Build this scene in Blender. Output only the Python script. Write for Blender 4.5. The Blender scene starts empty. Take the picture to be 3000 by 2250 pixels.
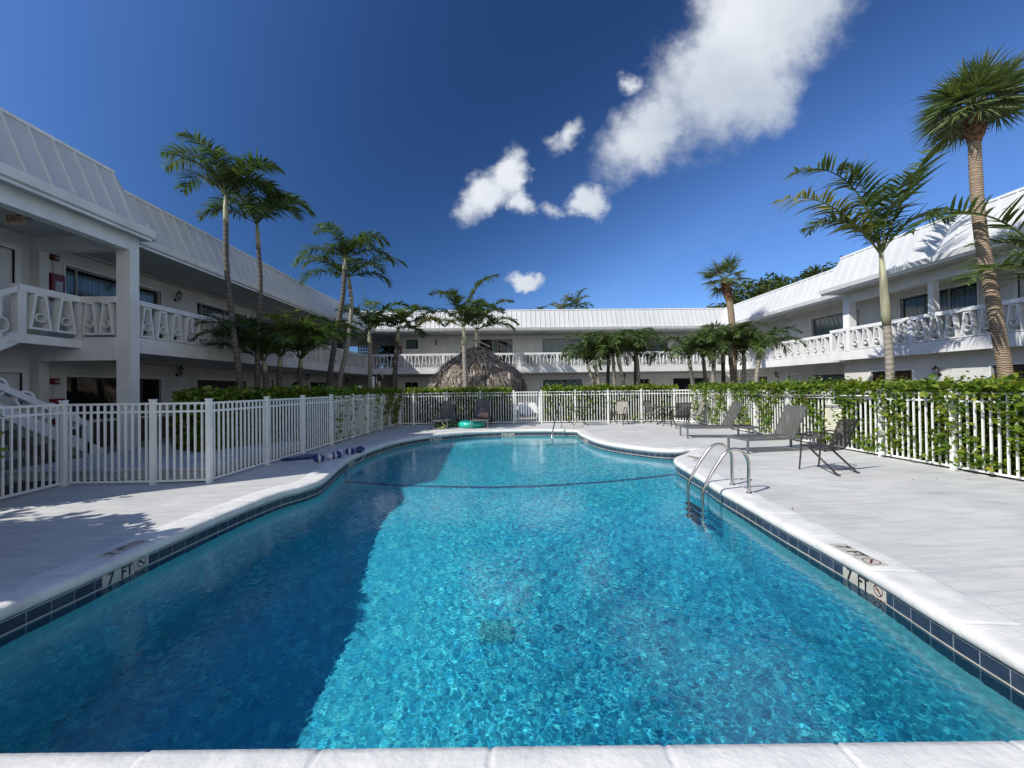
import bpy, math, random
import numpy as np
from mathutils import Vector, Matrix
from mathutils.geometry import tessellate_polygon
R = math.radians
random.seed(7)
SC = bpy.context.scene
COL = SC.collection

# ------------------------------------------------------------------ camera
CAMH = 1.5
FPX = 1170.0                                    # focal length in pixels of the 3000 px wide photograph
def _axes():
    f = Vector((1475-1500, -(1136-1125), -FPX)).normalized()      # world +Y seen from the camera
    x = Vector((math.cos(.0125), math.sin(.0125), 0)); x = (x - f*x.dot(f)).normalized()
    z = x.cross(f)
    return x, f, z
AX, AY, AZ = _axes()
cd = bpy.data.cameras.new('camera'); cam = bpy.data.objects.new('camera', cd); COL.objects.link(cam)
cd.sensor_width = 36; cd.lens = FPX/3000*36; cd.clip_end = 2000; cd.clip_start = .05
m = Matrix.Identity(4)
for i, a in enumerate((AX, AY, AZ)):
    for j in range(3): m[i][j] = a[j]
m[2][3] = CAMH
cam.matrix_world = m
SC.camera = cam
def ray(px, py):
    d = Vector((px-1500, -(py-1125), -FPX))
    return Vector((AX.dot(d), AY.dot(d), AZ.dot(d)))
def at(px, py, Y):                              # the point at depth Y behind a point of the photograph
    d = ray(px, py); t = Y/d.y
    return Vector((d.x*t, Y, CAMH + d.z*t))

# ------------------------------------------------------------------ world, sky, clouds
SUN_DIR = Vector((1.0, .62, -1.0)).normalized()            # the way the light travels
SUN_EL = math.asin(-SUN_DIR.z)
SUN_ROT = math.atan2(-SUN_DIR.x, -SUN_DIR.y)
W = bpy.data.worlds.new('World'); SC.world = W; W.use_nodes = True
nt = W.node_tree; N = nt.nodes; LK = nt.links
bg = N['Background']; bg.inputs[1].default_value = .088
sky = N.new('ShaderNodeTexSky'); sky.sky_type = 'NISHITA'; sky.sun_disc = False
sky.sun_elevation = SUN_EL; sky.sun_rotation = SUN_ROT; sky.altitude = 0
sky.air_density = 1.0; sky.dust_density = .2; sky.ozone_density = 4.0
def wmath(op, a, b=None, c=None, clamp=False):
    n = N.new('ShaderNodeMath'); n.operation = op; n.use_clamp = clamp
    for i, v in enumerate((a, b, c)):
        if v is None: continue
        if isinstance(v, (int, float)): n.inputs[i].default_value = v
        else: LK.new(v, n.inputs[i])
    return n.outputs[0]
tc = N.new('ShaderNodeTexCoord'); sep = N.new('ShaderNodeSeparateXYZ'); LK.new(tc.outputs['Generated'], sep.inputs[0])
ysafe = wmath('MAXIMUM', sep.outputs[1], .05)
U = wmath('DIVIDE', sep.outputs[0], ysafe); V = wmath('DIVIDE', sep.outputs[2], ysafe)
cmb = N.new('ShaderNodeCombineXYZ'); LK.new(U, cmb.inputs[0]); LK.new(V, cmb.inputs[1])
def wnoise(scale, det, rough=.55, off=0):
    n = N.new('ShaderNodeTexNoise'); n.inputs['Scale'].default_value = scale; n.inputs['Detail'].default_value = det
    n.inputs['Roughness'].default_value = rough
    if off:
        mp = N.new('ShaderNodeMapping'); mp.inputs['Location'].default_value = (off, off*.7, 0); LK.new(cmb.outputs[0], mp.inputs[0]); LK.new(mp.outputs[0], n.inputs[0])
    else: LK.new(cmb.outputs[0], n.inputs[0])
    return n.outputs[0]
n1 = wnoise(5, 7, .55); n2 = wnoise(16, 5, .6, 3.1); n3 = wnoise(2.2, 4, .6, 9.3)
warp = wmath('ADD', wmath('MULTIPLY', wmath('SUBTRACT', n1, .5), .85), wmath('MULTIPLY', wmath('SUBTRACT', n2, .5), .5))
def cnoise(scale, det):
    n = N.new('ShaderNodeTexNoise'); n.inputs['Scale'].default_value = scale; n.inputs['Detail'].default_value = det; n.inputs['Roughness'].default_value = .6
    LK.new(cmb.outputs[0], n.inputs[0]); s_ = N.new('ShaderNodeSeparateColor'); LK.new(n.outputs['Color'], s_.inputs[0]); return s_.outputs
c1, c2 = cnoise(9, 6), cnoise(34, 4)
UW = wmath('ADD', U, wmath('ADD', wmath('MULTIPLY', wmath('SUBTRACT', c1[0], .5), .105), wmath('MULTIPLY', wmath('SUBTRACT', c2[0], .5), .04)))
VW = wmath('ADD', V, wmath('ADD', wmath('MULTIPLY', wmath('SUBTRACT', c1[1], .5), .105), wmath('MULTIPLY', wmath('SUBTRACT', c2[1], .5), .04)))
# each cloud: centre (u, v), half length, half width, tilt, hardness
CL = [(.40, .655, .19, .095, 38, 1.0), (.575, .79, .27, .165, 44, 1.2), (.73, 1.0, .36, .19, 50, 1.2), (.98, 1.35, .40, .26, 55, 1.1),
      (.66, .72, .15, .09, 25, .9),
      (-.045, .480, .090, .060, 30, 1.1), (.015, .535, .075, .050, 70, 1.1), (.045, .465, .045, .045, 0, 1.),
      (.215, .470, .055, .042, 20, 1.), (.13, .452, .05, .022, 0, .5), (.165, .625, .055, .032, 60, .7),
      (.062, .268, .050, .026, 2, 1.1), (.335, .77, .03, .03, 0, .6)]
mask = None
for (cu, cv, a, b, ang, h) in CL:
    ca, sa = math.cos(R(ang)), math.sin(R(ang))
    du = wmath('SUBTRACT', UW, cu); dv = wmath('SUBTRACT', VW, cv)
    p = wmath('DIVIDE', wmath('ADD', wmath('MULTIPLY', du, ca), wmath('MULTIPLY', dv, sa)), a)
    q = wmath('DIVIDE', wmath('SUBTRACT', wmath('MULTIPLY', dv, ca), wmath('MULTIPLY', du, sa)), b)
    d = wmath('SQRT', wmath('ADD', wmath('MULTIPLY', p, p), wmath('MULTIPLY', q, q)))
    e = wmath('MULTIPLY', wmath('SUBTRACT', 1.08, d), h)
    mask = e if mask is None else wmath('SMOOTH_MAX', mask, e, .06)
dens = wmath('ADD', mask, warp)
mr = N.new('ShaderNodeMapRange'); mr.interpolation_type = 'SMOOTHSTEP'; LK.new(dens, mr.inputs[0])
mr.inputs[1].default_value = -.08; mr.inputs[2].default_value = .78
front = wmath('GREATER_THAN', sep.outputs[1], .06)
cmask = wmath('MULTIPLY', wmath('MULTIPLY', mr.outputs[0], front), .97)
shade = wmath('ADD', wmath('MULTIPLY', wmath('SUBTRACT', V, U), .42), wmath('ADD', wmath('MULTIPLY', n3, .45), wmath('MULTIPLY', n1, .22)))
cr = N.new('ShaderNodeValToRGB'); LK.new(shade, cr.inputs[0])
cr.color_ramp.elements[0].position = .26; cr.color_ramp.elements[0].color = (4.2, 5.0, 6.2, 1)
cr.color_ramp.elements[1].position = .58; cr.color_ramp.elements[1].color = (8.4, 8.8, 9.3, 1)
tint = N.new('ShaderNodeMix'); tint.data_type = 'RGBA'; tint.blend_type = 'MULTIPLY'; tint.inputs[0].default_value = 1
LK.new(sky.outputs[0], tint.inputs[6]); tint.inputs[7].default_value = (.55, .80, 1.18, 1)
# polarised clear sky: darkest band about 90 degrees from the sun
sdot = wmath('ADD', wmath('ADD', wmath('MULTIPLY', sep.outputs[0], -SUN_DIR.x), wmath('MULTIPLY', sep.outputs[1], -SUN_DIR.y)), wmath('MULTIPLY', sep.outputs[2], -SUN_DIR.z))
sd2 = wmath('SUBTRACT', sdot, .08); pol = wmath('MINIMUM', wmath('ADD', wmath('MULTIPLY', wmath('MULTIPLY', sd2, sd2), 3.2), .57), 1.3)
tp = N.new('ShaderNodeMix'); tp.data_type = 'RGBA'; tp.blend_type = 'MULTIPLY'; tp.inputs[0].default_value = 1
LK.new(tint.outputs[2], tp.inputs[6]); pc = N.new('ShaderNodeCombineColor')
LK.new(wmath('POWER', pol, 1.25), pc.inputs[0]); LK.new(pol, pc.inputs[1]); LK.new(wmath('POWER', pol, .85), pc.inputs[2]); LK.new(pc.outputs[0], tp.inputs[7])
# unseen bright cloud added behind the camera as fill for shaded walls
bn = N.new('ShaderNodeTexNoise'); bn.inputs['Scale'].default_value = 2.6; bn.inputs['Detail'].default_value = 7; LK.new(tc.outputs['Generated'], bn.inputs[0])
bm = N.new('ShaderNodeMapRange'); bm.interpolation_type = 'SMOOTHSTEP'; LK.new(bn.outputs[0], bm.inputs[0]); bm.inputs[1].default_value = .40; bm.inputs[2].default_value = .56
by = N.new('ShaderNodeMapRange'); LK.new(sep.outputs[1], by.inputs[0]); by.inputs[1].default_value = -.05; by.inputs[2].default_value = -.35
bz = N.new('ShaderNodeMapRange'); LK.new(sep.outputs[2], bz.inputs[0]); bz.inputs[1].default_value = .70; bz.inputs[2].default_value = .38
fill_cloud = wmath('MULTIPLY', wmath('MULTIPLY', bm.outputs[0], by.outputs[0]), bz.outputs[0])
tb = N.new('ShaderNodeMix'); tb.data_type = 'RGBA'; LK.new(fill_cloud, tb.inputs[0]); LK.new(tp.outputs[2], tb.inputs[6]); tb.inputs[7].default_value = (12.5, 12.6, 12.2, 1)
mixc = N.new('ShaderNodeMix'); mixc.data_type = 'RGBA'
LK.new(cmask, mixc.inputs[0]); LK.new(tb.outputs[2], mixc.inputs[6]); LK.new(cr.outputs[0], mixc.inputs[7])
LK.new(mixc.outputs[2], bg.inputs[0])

# ------------------------------------------------------------------ sun
sl = bpy.data.lights.new('sun', 'SUN'); sl.energy = 4.7; sl.angle = R(.5); sl.color = (1, .95, .875)
so = bpy.data.objects.new('sun', sl); COL.objects.link(so)
so.rotation_euler = SUN_DIR.to_track_quat('-Z', 'Y').to_euler(); so.location = (-30, -20, 30)
try: sl.cycles.is_caustics_light = True
except Exception: pass
SC.view_settings.view_transform = 'Standard'; SC.view_settings.look = 'None'
SC.view_settings.exposure = 0.2; SC.view_settings.gamma = 1
SC.render.engine = 'CYCLES'
SC.cycles.max_bounces = 8; SC.cycles.transparent_max_bounces = 16; SC.cycles.diffuse_bounces = 3
SC.cycles.sample_clamp_indirect = 4; SC.cycles.use_denoising = True

# ------------------------------------------------------------------ materials
def newmat(name):
    m = bpy.data.materials.new(name); m.use_nodes = True
    return m, m.node_tree.nodes, m.node_tree.links, m.node_tree.nodes['Principled BSDF']
def mat(name, c, rough=.6, c2=None, scale=3., det=4, bump=0., bscale=60., metal=0., spec=.5, stretch=None, lo=.35, hi=.65):
    m, n, l, b = newmat(name)
    b.inputs['Roughness'].default_value = rough; b.inputs['Metallic'].default_value = metal
    b.inputs['Specular IOR Level'].default_value = spec
    t = n.new('ShaderNodeTexCoord'); mp = n.new('ShaderNodeMapping'); l.new(t.outputs['Object'], mp.inputs[0])
    if stretch: mp.inputs['Scale'].default_value = stretch
    c2 = c2 or tuple(v*.82 for v in c)
    no = n.new('ShaderNodeTexNoise'); no.inputs['Scale'].default_value = scale; no.inputs['Detail'].default_value = det
    l.new(mp.outputs[0], no.inputs[0])
    r = n.new('ShaderNodeValToRGB'); l.new(no.outputs[0], r.inputs[0])
    r.color_ramp.elements[0].position = lo; r.color_ramp.elements[1].position = hi
    r.color_ramp.elements[0].color = (*c2, 1); r.color_ramp.elements[1].color = (*c, 1)
    l.new(r.outputs[0], b.inputs['Base Color'])
    if bump:
        nb = n.new('ShaderNodeTexNoise'); nb.inputs['Scale'].default_value = bscale; nb.inputs['Detail'].default_value = 4
        l.new(mp.outputs[0], nb.inputs[0])
        bu = n.new('ShaderNodeBump'); bu.inputs['Strength'].default_value = bump; bu.inputs['Distance'].default_value = .01
        l.new(nb.outputs[0], bu.inputs['Height']); l.new(bu.outputs[0], b.inputs['Normal'])
    return m
M = {}
M['stucco'] = mat('stucco', (.62, .62, .585), .85, (.53, .535, .505), 1.2, 6, .35, 90, stretch=(1, 1, .4))
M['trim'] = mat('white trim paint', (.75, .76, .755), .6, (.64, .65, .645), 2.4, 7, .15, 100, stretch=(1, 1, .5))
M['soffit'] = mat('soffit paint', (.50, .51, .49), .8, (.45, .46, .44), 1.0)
M['roofmetal'] = mat('white roof metal', (.57, .58, .58), .5, (.51, .52, .52), 1.1, 6, .05, 20, stretch=(1, 1, .35))
M['fence'] = mat('white fence aluminium', (.78, .79, .76), .4, (.70, .72, .69), 5.)
M['doorw'] = mat('door paint', (.66, .67, .66), .5)
M['darkframe'] = mat('dark window frame', (.05, .05, .05), .4)
M['greyframe'] = mat('grey window frame', (.34, .35, .34), .45)
M['curtain'] = mat('curtain cloth', (.42, .48, .52), .9, (.22, .27, .31), 9., 2, 0, stretch=(1, 1, .05))
M['blind'] = mat('vertical blind', (.34, .42, .43), .8, (.25, .32, .33), 14., 1, stretch=(1, 1, .03))
M['bamboo'] = mat('bamboo shade', (.30, .17, .07), .8, (.16, .09, .04), 30., 3, stretch=(.3, .3, 4))
M['black'] = mat('black metal', (.018, .018, .018), .45)
M['red'] = mat('red enamel', (.17, .008, .015), .35)
M['steel'] = mat('brushed steel', (.60, .56, .50), .22, (.45, .42, .38), 8., metal=1.)
M['bronze'] = mat('bronze tube', (.035, .030, .027), .35)
M['greymetal'] = mat('grey frame metal', (.12, .125, .13), .45)
M['rubber'] = mat('rubber', (.03, .03, .03), .7)
M['lampglass'] = mat('lamp glass', (.35, .36, .34), .2)
M['plinth'] = mat('dark brown plinth', (.085, .072, .070), .9, (.05, .043, .042), 4.)
M['drain'] = mat('drain grate', (.09, .46, .50), .6)
M['seam'] = mat('roof seam metal', (.65, .66, .66), .5, (.60, .61, .61), 2.)
M['soil'] = mat('soil', (.075, .06, .045), .95, (.04, .032, .024), 6., 6, .6, 30)
M['walk'] = mat('concrete walk', (.33, .33, .31), .85, (.25, .25, .24), 2., 6, .2, 50)
M['slab'] = mat('white stone slab', (.62, .63, .62), .7, (.50, .51, .51), 2., 5, .2, 40)
M['joint'] = mat('joint sand', (.40, .40, .38), .9)
M['hatch'] = mat('teal vinyl', (.02, .42, .33), .3, (.015, .34, .28), 4.)
M['blue'] = mat('blue vinyl', (.008, .03, .17), .4, (.006, .02, .11), 10.)
M['buoywhite'] = mat('buoy plastic', (.55, .56, .58), .45)
M['rope'] = mat('rope', (.5, .5, .48), .8)
M['pink'] = mat('pink cloth', (.50, .30, .27), .9, (.34, .18, .17), 12.)
M['toygreen'] = mat('dark green vinyl', (.02, .10, .06), .35, (.10, .13, .02), 9.)
M['lime'] = mat('lime vinyl', (.52, .62, .22), .4)
M['plastic'] = mat('white plastic', (.72, .73, .72), .5)
M['signcream'] = mat('cream board', (.78, .77, .60), .5, (.72, .71, .55))
M['ink'] = mat('black lettering', (.012, .012, .015), .5)
M['redink'] = mat('red lettering', (.16, .012, .02), .5)
M['greyink'] = mat('grey lettering', (.33, .33, .27), .6)
M['tile_cream'] = mat('cream tile', (.52, .50, .44), .35, (.42, .40, .35), 9.)
M['exitwhite'] = mat('exit sign body', (.62, .52, .36), .5)
M['exitred'] = mat('exit letters', (.28, .02, .015), .5)
M['alu'] = mat('dull aluminium', (.45, .46, .47), .45, metal=.6)
M['wood'] = mat('weathered board', (.50, .47, .41), .85, (.33, .30, .25), 10., 5, .3, 40, stretch=(.3, .3, 3))

def mat_sling(name, c):
    m, n, l, b = newmat(name)
    b.inputs['Base Color'].default_value = (*c, 1); b.inputs['Roughness'].default_value = .75
    tr = n.new('ShaderNodeBsdfTransparent'); mx = n.new('ShaderNodeMixShader'); mx.inputs[0].default_value = .84
    t = n.new('ShaderNodeTexCoord'); no = n.new('ShaderNodeTexNoise'); no.inputs['Scale'].default_value = 14; l.new(t.outputs['Object'], no.inputs[0])
    mr = n.new('ShaderNodeMapRange'); l.new(no.outputs[0], mr.inputs[0]); mr.inputs[3].default_value = .80; mr.inputs[4].default_value = .92
    l.new(mr.outputs[0], mx.inputs[0])
    l.new(tr.outputs[0], mx.inputs[1]); l.new(b.outputs[0], mx.inputs[2]); l.new(mx.outputs[0], n['Material Output'].inputs[0])
    return m
M['sling'] = mat_sling('grey mesh sling', (.085, .083, .08))
M['slingtan'] = mat_sling('taupe mesh sling', (.26, .24, .21))
M['slingblack'] = mat_sling('black mesh sling', (.03, .03, .032))

def mat_glass():
    m, n, l, b = newmat('window glass')
    n.remove(b)
    tr = n.new('ShaderNodeBsdfTransparent'); tr.inputs[0].default_value = (.62, .68, .68, 1)
    gl = n.new('ShaderNodeBsdfGlossy'); gl.inputs['Roughness'].default_value = .02
    fr = n.new('ShaderNodeLayerWeight'); fr.inputs[0].default_value = .5
    pw = n.new('ShaderNodeMath'); pw.operation = 'POWER'; l.new(fr.outputs['Facing'], pw.inputs[0]); pw.inputs[1].default_value = 4
    mr = n.new('ShaderNodeMapRange'); l.new(pw.outputs[0], mr.inputs[0]); mr.inputs[3].default_value = .05; mr.inputs[4].default_value = .9
    mx = n.new('ShaderNodeMixShader'); l.new(mr.outputs[0], mx.inputs[0]); l.new(tr.outputs[0], mx.inputs[1]); l.new(gl.outputs[0], mx.inputs[2])
    l.new(mx.outputs[0], n['Material Output'].inputs[0])
    return m
M['glass'] = mat_glass()
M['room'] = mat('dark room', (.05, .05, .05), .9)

def mat_leaf(name, c1, c2, rough=.4, trans=.25, tcol=None, dry=(.40, .34, .07)):
    m, n, l, b = newmat(name)
    g = n.new('ShaderNodeNewGeometry'); r = n.new('ShaderNodeValToRGB'); l.new(g.outputs['Random Per Island'], r.inputs[0])
    r.color_ramp.elements[0].color = (*c1, 1); r.color_ramp.elements[1].color = (*c2, 1)
    at_ = n.new('ShaderNodeAttribute'); at_.attribute_name = 'dry'
    mx = n.new('ShaderNodeMix'); mx.data_type = 'RGBA'; l.new(at_.outputs['Fac'], mx.inputs[0]); l.new(r.outputs[0], mx.inputs[6]); mx.inputs[7].default_value = (*dry, 1)
    l.new(mx.outputs[2], b.inputs['Base Color']); b.inputs['Roughness'].default_value = rough
    tl = n.new('ShaderNodeBsdfTranslucent')
    tm = n.new('ShaderNodeMix'); tm.data_type = 'RGBA'; tm.blend_type = 'MULTIPLY'; tm.inputs[0].default_value = 1
    l.new(mx.outputs[2], tm.inputs[6]); tm.inputs[7].default_value = (*(tcol or (1.7, 1.9, .6)), 1)
    l.new(tm.outputs[2], tl.inputs[0])
    ms = n.new('ShaderNodeMixShader'); ms.inputs[0].default_value = trans
    l.new(b.outputs[0], ms.inputs[1]); l.new(tl.outputs[0], ms.inputs[2]); l.new(ms.outputs[0], n['Material Output'].inputs[0])
    return m
M['palmleaf'] = mat_leaf('palm frond', (.038, .070, .020), (.105, .150, .045), .36, .24)
M['fanleaf'] = mat_leaf('fan palm frond', (.05, .08, .035), (.13, .17, .065), .45, .22)
M['hedge'] = mat_leaf('hedge leaf', (.055, .115, .012), (.17, .24, .025), .38, .30, dry=(.45, .36, .06))
M['treeleaf'] = mat_leaf('tree leaf', (.035, .06, .015), (.085, .12, .03), .45, .2)
M['leaflitter'] = mat_leaf('dry leaf litter', (.10, .06, .03), (.22, .14, .06), .8, .1, dry=(.16, .10, .05))
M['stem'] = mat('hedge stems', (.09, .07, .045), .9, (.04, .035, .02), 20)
M['core'] = mat('hedge shade core and stems', (.020, .022, .011), .95, (.010, .012, .006), 25)  # near-black: shade between the leaves put into the colour

def mat_trunk(name, c, c2, ring, amp, lo=.3):
    m, n, l, b = newmat(name); b.inputs['Roughness'].default_value = .85
    t = n.new('ShaderNodeTexCoord'); no = n.new('ShaderNodeTexNoise'); no.inputs['Scale'].default_value = 7; no.inputs['Detail'].default_value = 6; l.new(t.outputs['Object'], no.inputs[0])
    w = n.new('ShaderNodeTexWave'); w.bands_direction = 'Z'; w.wave_profile = 'SIN'; w.inputs['Scale'].default_value = ring; w.inputs['Distortion'].default_value = 5.5
    w.inputs['Detail'].default_value = 3; w.inputs['Detail Scale'].default_value = 2; l.new(t.outputs['Object'], w.inputs[0])
    mt = n.new('ShaderNodeMath'); mt.operation = 'MULTIPLY_ADD'; l.new(w.outputs[1], mt.inputs[0]); mt.inputs[1].default_value = .5; 
    m2 = n.new('ShaderNodeMath'); m2.operation = 'MULTIPLY'; l.new(no.outputs[0], m2.inputs[0]); m2.inputs[1].default_value = .6; l.new(m2.outputs[0], mt.inputs[2])
    r = n.new('ShaderNodeValToRGB'); l.new(mt.outputs[0], r.inputs[0]); r.color_ramp.elements[0].position = lo; r.color_ramp.elements[1].position = lo+.4
    r.color_ramp.elements[0].color = (*c2, 1); r.color_ramp.elements[1].color = (*c, 1); l.new(r.outputs[0], b.inputs['Base Color'])
    bu = n.new('ShaderNodeBump'); bu.inputs['Strength'].default_value = amp; bu.inputs['Distance'].default_value = .03; l.new(mt.outputs[0], bu.inputs['Height']); l.new(bu.outputs[0], b.inputs['Normal'])
    return m
M['trunk'] = mat_trunk('palm trunk', (.30, .27, .23), (.19, .165, .14), 2.2, .3)
M['trunkdark'] = mat_trunk('dark palm trunk', (.12, .105, .09), (.055, .048, .04), 2.2, .35)
M['sabaltrunk'] = mat_trunk('sabal trunk', (.33, .25, .17), (.16, .115, .08), 6.5, .8)
M['crownshaft'] = mat('crown shaft', (.34, .36, .23), .5, (.17, .14, .09), 5., 4, stretch=(1, 1, .25))
M['husk'] = mat('old leaf bases', (.24, .13, .06), .9, (.07, .035, .02), 14., 4, .8, 30)
M['treebark'] = mat('tree bark', (.12, .10, .08), .9, (.06, .05, .04), 8.)

def mat_thatch():
    m, n, l, b = newmat('thatch'); b.inputs['Roughness'].default_value = .95
    g = n.new('ShaderNodeNewGeometry'); r = n.new('ShaderNodeValToRGB'); l.new(g.outputs['Random Per Island'], r.inputs[0])
    r.color_ramp.elements[0].color = (.08, .066, .056, 1); r.color_ramp.elements[1].color = (.56, .49, .42, 1)
    e = r.color_ramp.elements.new(.5); e.color = (.29, .245, .205, 1)
    l.new(r.outputs[0], b.inputs['Base Color'])
    return m
M['thatch'] = mat_thatch()
M['thatchcore'] = mat('thatch underlayer', (.06, .045, .03), .95)

def mat_deck():
    m, n, l, b = newmat('marble pavers'); b.inputs['Roughness'].default_value = .62
    t = n.new('ShaderNodeTexCoord'); mp = n.new('ShaderNodeMapping'); mp.inputs['Rotation'].default_value = (0, 0, R(-5)); l.new(t.outputs['Object'], mp.inputs[0])
    br = n.new('ShaderNodeTexBrick'); l.new(mp.outputs[0], br.inputs[0])
    br.inputs['Scale'].default_value = 1; br.inputs['Brick Width'].default_value = .41; br.inputs['Row Height'].default_value = .155
    br.inputs['Mortar Size'].default_value = .0030; br.inputs['Mortar Smooth'].default_value = .3; br.offset = .5
    br.inputs['Color1'].default_value = (.61, .612, .585, 1); br.inputs['Color2'].default_value = (.54, .547, .53, 1); br.inputs['Mortar'].default_value = (.42, .42, .42, 1)
    mp2 = n.new('ShaderNodeMapping'); mp2.inputs['Rotation'].default_value = (0, 0, R(-18)); mp2.inputs['Scale'].default_value = (.55, 3.2, 1); l.new(t.outputs['Object'], mp2.inputs[0])
    no = n.new('ShaderNodeTexNoise'); no.inputs['Scale'].default_value = 2.6; no.inputs['Detail'].default_value = 7; no.inputs['Roughness'].default_value = .62; l.new(mp2.outputs[0], no.inputs[0])
    r = n.new('ShaderNodeValToRGB'); l.new(no.outputs[0], r.inputs[0]); r.color_ramp.elements[0].position = .30; r.color_ramp.elements[1].position = .52
    r.color_ramp.elements[0].color = (.80, .81, .83, 1); r.color_ramp.elements[1].color = (1, 1, 1, 1)
    mx = n.new('ShaderNodeMix'); mx.data_type = 'RGBA'; mx.blend_type = 'MULTIPLY'; mx.inputs[0].default_value = 1; l.new(br.outputs[0], mx.inputs[6]); l.new(r.outputs[0], mx.inputs[7])
    n3_ = n.new('ShaderNodeTexNoise'); n3_.inputs['Scale'].default_value = .7; n3_.inputs['Detail'].default_value = 5; l.new(t.outputs['Object'], n3_.inputs[0])
    r3 = n.new('ShaderNodeValToRGB'); l.new(n3_.outputs[0], r3.inputs[0]); r3.color_ramp.elements[0].position = .35; r3.color_ramp.elements[1].position = .6
    r3.color_ramp.elements[0].color = (.86, .86, .86, 1); r3.color_ramp.elements[1].color = (1, 1, 1, 1)
    mx3 = n.new('ShaderNodeMix'); mx3.data_type = 'RGBA'; mx3.blend_type = 'MULTIPLY'; mx3.inputs[0].default_value = 1; l.new(mx.outputs[2], mx3.inputs[6]); l.new(r3.outputs[0], mx3.inputs[7])
    l.new(mx3.outputs[2], b.inputs['Base Color'])
    nb = n.new('ShaderNodeTexNoise'); nb.inputs['Scale'].default_value = 45; nb.inputs['Detail'].default_value = 5; l.new(t.outputs['Object'], nb.inputs[0])
    bu = n.new('ShaderNodeBump'); bu.inputs['Strength'].default_value = .25; bu.inputs['Distance'].default_value = .006; l.new(nb.outputs[0], bu.inputs['Height'])
    bu2 = n.new('ShaderNodeBump'); bu2.inputs['Strength'].default_value = .4; bu2.inputs['Distance'].default_value = .004; bu2.invert = True; l.new(br.outputs['Fac'], bu2.inputs['Height']); l.new(bu.outputs[0], bu2.inputs['Normal'])
    l.new(bu2.outputs[0], b.inputs['Normal'])
    return m
M['deck'] = mat_deck()
M['coping'] = mat('coping marble', (.71, .71, .68), .5, (.57, .575, .56), 4.2, 9, .5, 26, lo=.3, hi=.6)

def mat_tile():
    m, n, l, b = newmat('navy waterline tile'); b.inputs['Roughness'].default_value = .25
    uv = n.new('ShaderNodeUVMap'); br = n.new('ShaderNodeTexBrick'); l.new(uv.outputs[0], br.inputs[0])
    br.inputs['Scale'].default_value = 1; br.inputs['Brick Width'].default_value = .156; br.inputs['Row Height'].default_value = .156; br.offset = 0
    br.inputs['Mortar Size'].default_value = .0028; br.inputs['Mortar Smooth'].default_value = .1
    br.inputs['Color1'].default_value = (.024, .034, .062, 1); br.inputs['Color2'].default_value = (.042, .055, .088, 1); br.inputs['Mortar'].default_value = (.27, .29, .31, 1)
    t = n.new('ShaderNodeTexCoord'); no = n.new('ShaderNodeTexNoise'); no.inputs['Scale'].default_value = 18; no.inputs['Detail'].default_value = 5; l.new(t.outputs['Object'], no.inputs[0])
    mx = n.new('ShaderNodeMix'); mx.data_type = 'RGBA'; mx.blend_type = 'OVERLAY'; mx.inputs[0].default_value = .5; l.new(br.outputs[0], mx.inputs[6]); l.new(no.outputs[0], mx.inputs[7])
    l.new(mx.outputs[2], b.inputs['Base Color'])
    return m
M['tile'] = mat_tile()

def mat_plaster():
    m, n, l, b = newmat('pool plaster with painted caustics'); b.inputs['Roughness'].default_value = .7
    t = n.new('ShaderNodeTexCoord'); s = n.new('ShaderNodeSeparateXYZ'); l.new(t.outputs['Object'], s.inputs[0])
    # flecks of several blues: caustic light pattern painted into the plaster
    vo = n.new('ShaderNodeTexVoronoi'); vo.inputs['Scale'].default_value = 22; l.new(t.outputs['Object'], vo.inputs[0])
    hs = n.new('ShaderNodeSeparateColor'); l.new(vo.outputs['Color'], hs.inputs[0])
    r = n.new('ShaderNodeValToRGB'); l.new(hs.outputs[0], r.inputs[0])
    e = r.color_ramp.elements; e[0].position = 0; e[0].color = (.02, .28, .42, 1); e[1].position = 1; e[1].color = (.11, .70, .76, 1)
    for p, c in ((.25, (.035, .48, .61, 1)), (.6, (.02, .38, .60, 1)), (.82, (.07, .58, .70, 1))):
        q = e.new(p); q.color = c
    # paler near the surface: water absorption with depth painted into the plaster
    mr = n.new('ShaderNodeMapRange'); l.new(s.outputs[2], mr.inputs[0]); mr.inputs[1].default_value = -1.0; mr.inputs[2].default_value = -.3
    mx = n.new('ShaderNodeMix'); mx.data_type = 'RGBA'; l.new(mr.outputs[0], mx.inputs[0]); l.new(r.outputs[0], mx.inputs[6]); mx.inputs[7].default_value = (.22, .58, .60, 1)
    # floor stripe tile at the break of slope
    x2 = n.new('ShaderNodeMath'); x2.operation = 'MULTIPLY'; l.new(s.outputs[0], x2.inputs[0]); l.new(s.outputs[0], x2.inputs[1])
    yb = n.new('ShaderNodeMath'); yb.operation = 'MULTIPLY_ADD'; l.new(x2.outputs[0], yb.inputs[0]); yb.inputs[1].default_value = -.045; l.new(s.outputs[1], yb.inputs[2])
    y = n.new('ShaderNodeMath'); y.operation = 'COMPARE'; l.new(yb.outputs[0], y.inputs[0]); y.inputs[1].default_value = 6.45; y.inputs[2].default_value = .058
    mx2 = n.new('ShaderNodeMix'); mx2.data_type = 'RGBA'; l.new(y.outputs[0], mx2.inputs[0]); l.new(mx.outputs[2], mx2.inputs[6]); mx2.inputs[7].default_value = (.012, .07, .20, 1)
    l.new(mx2.outputs[2], b.inputs['Base Color'])
    return m
M['plaster'] = mat_plaster()
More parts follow.
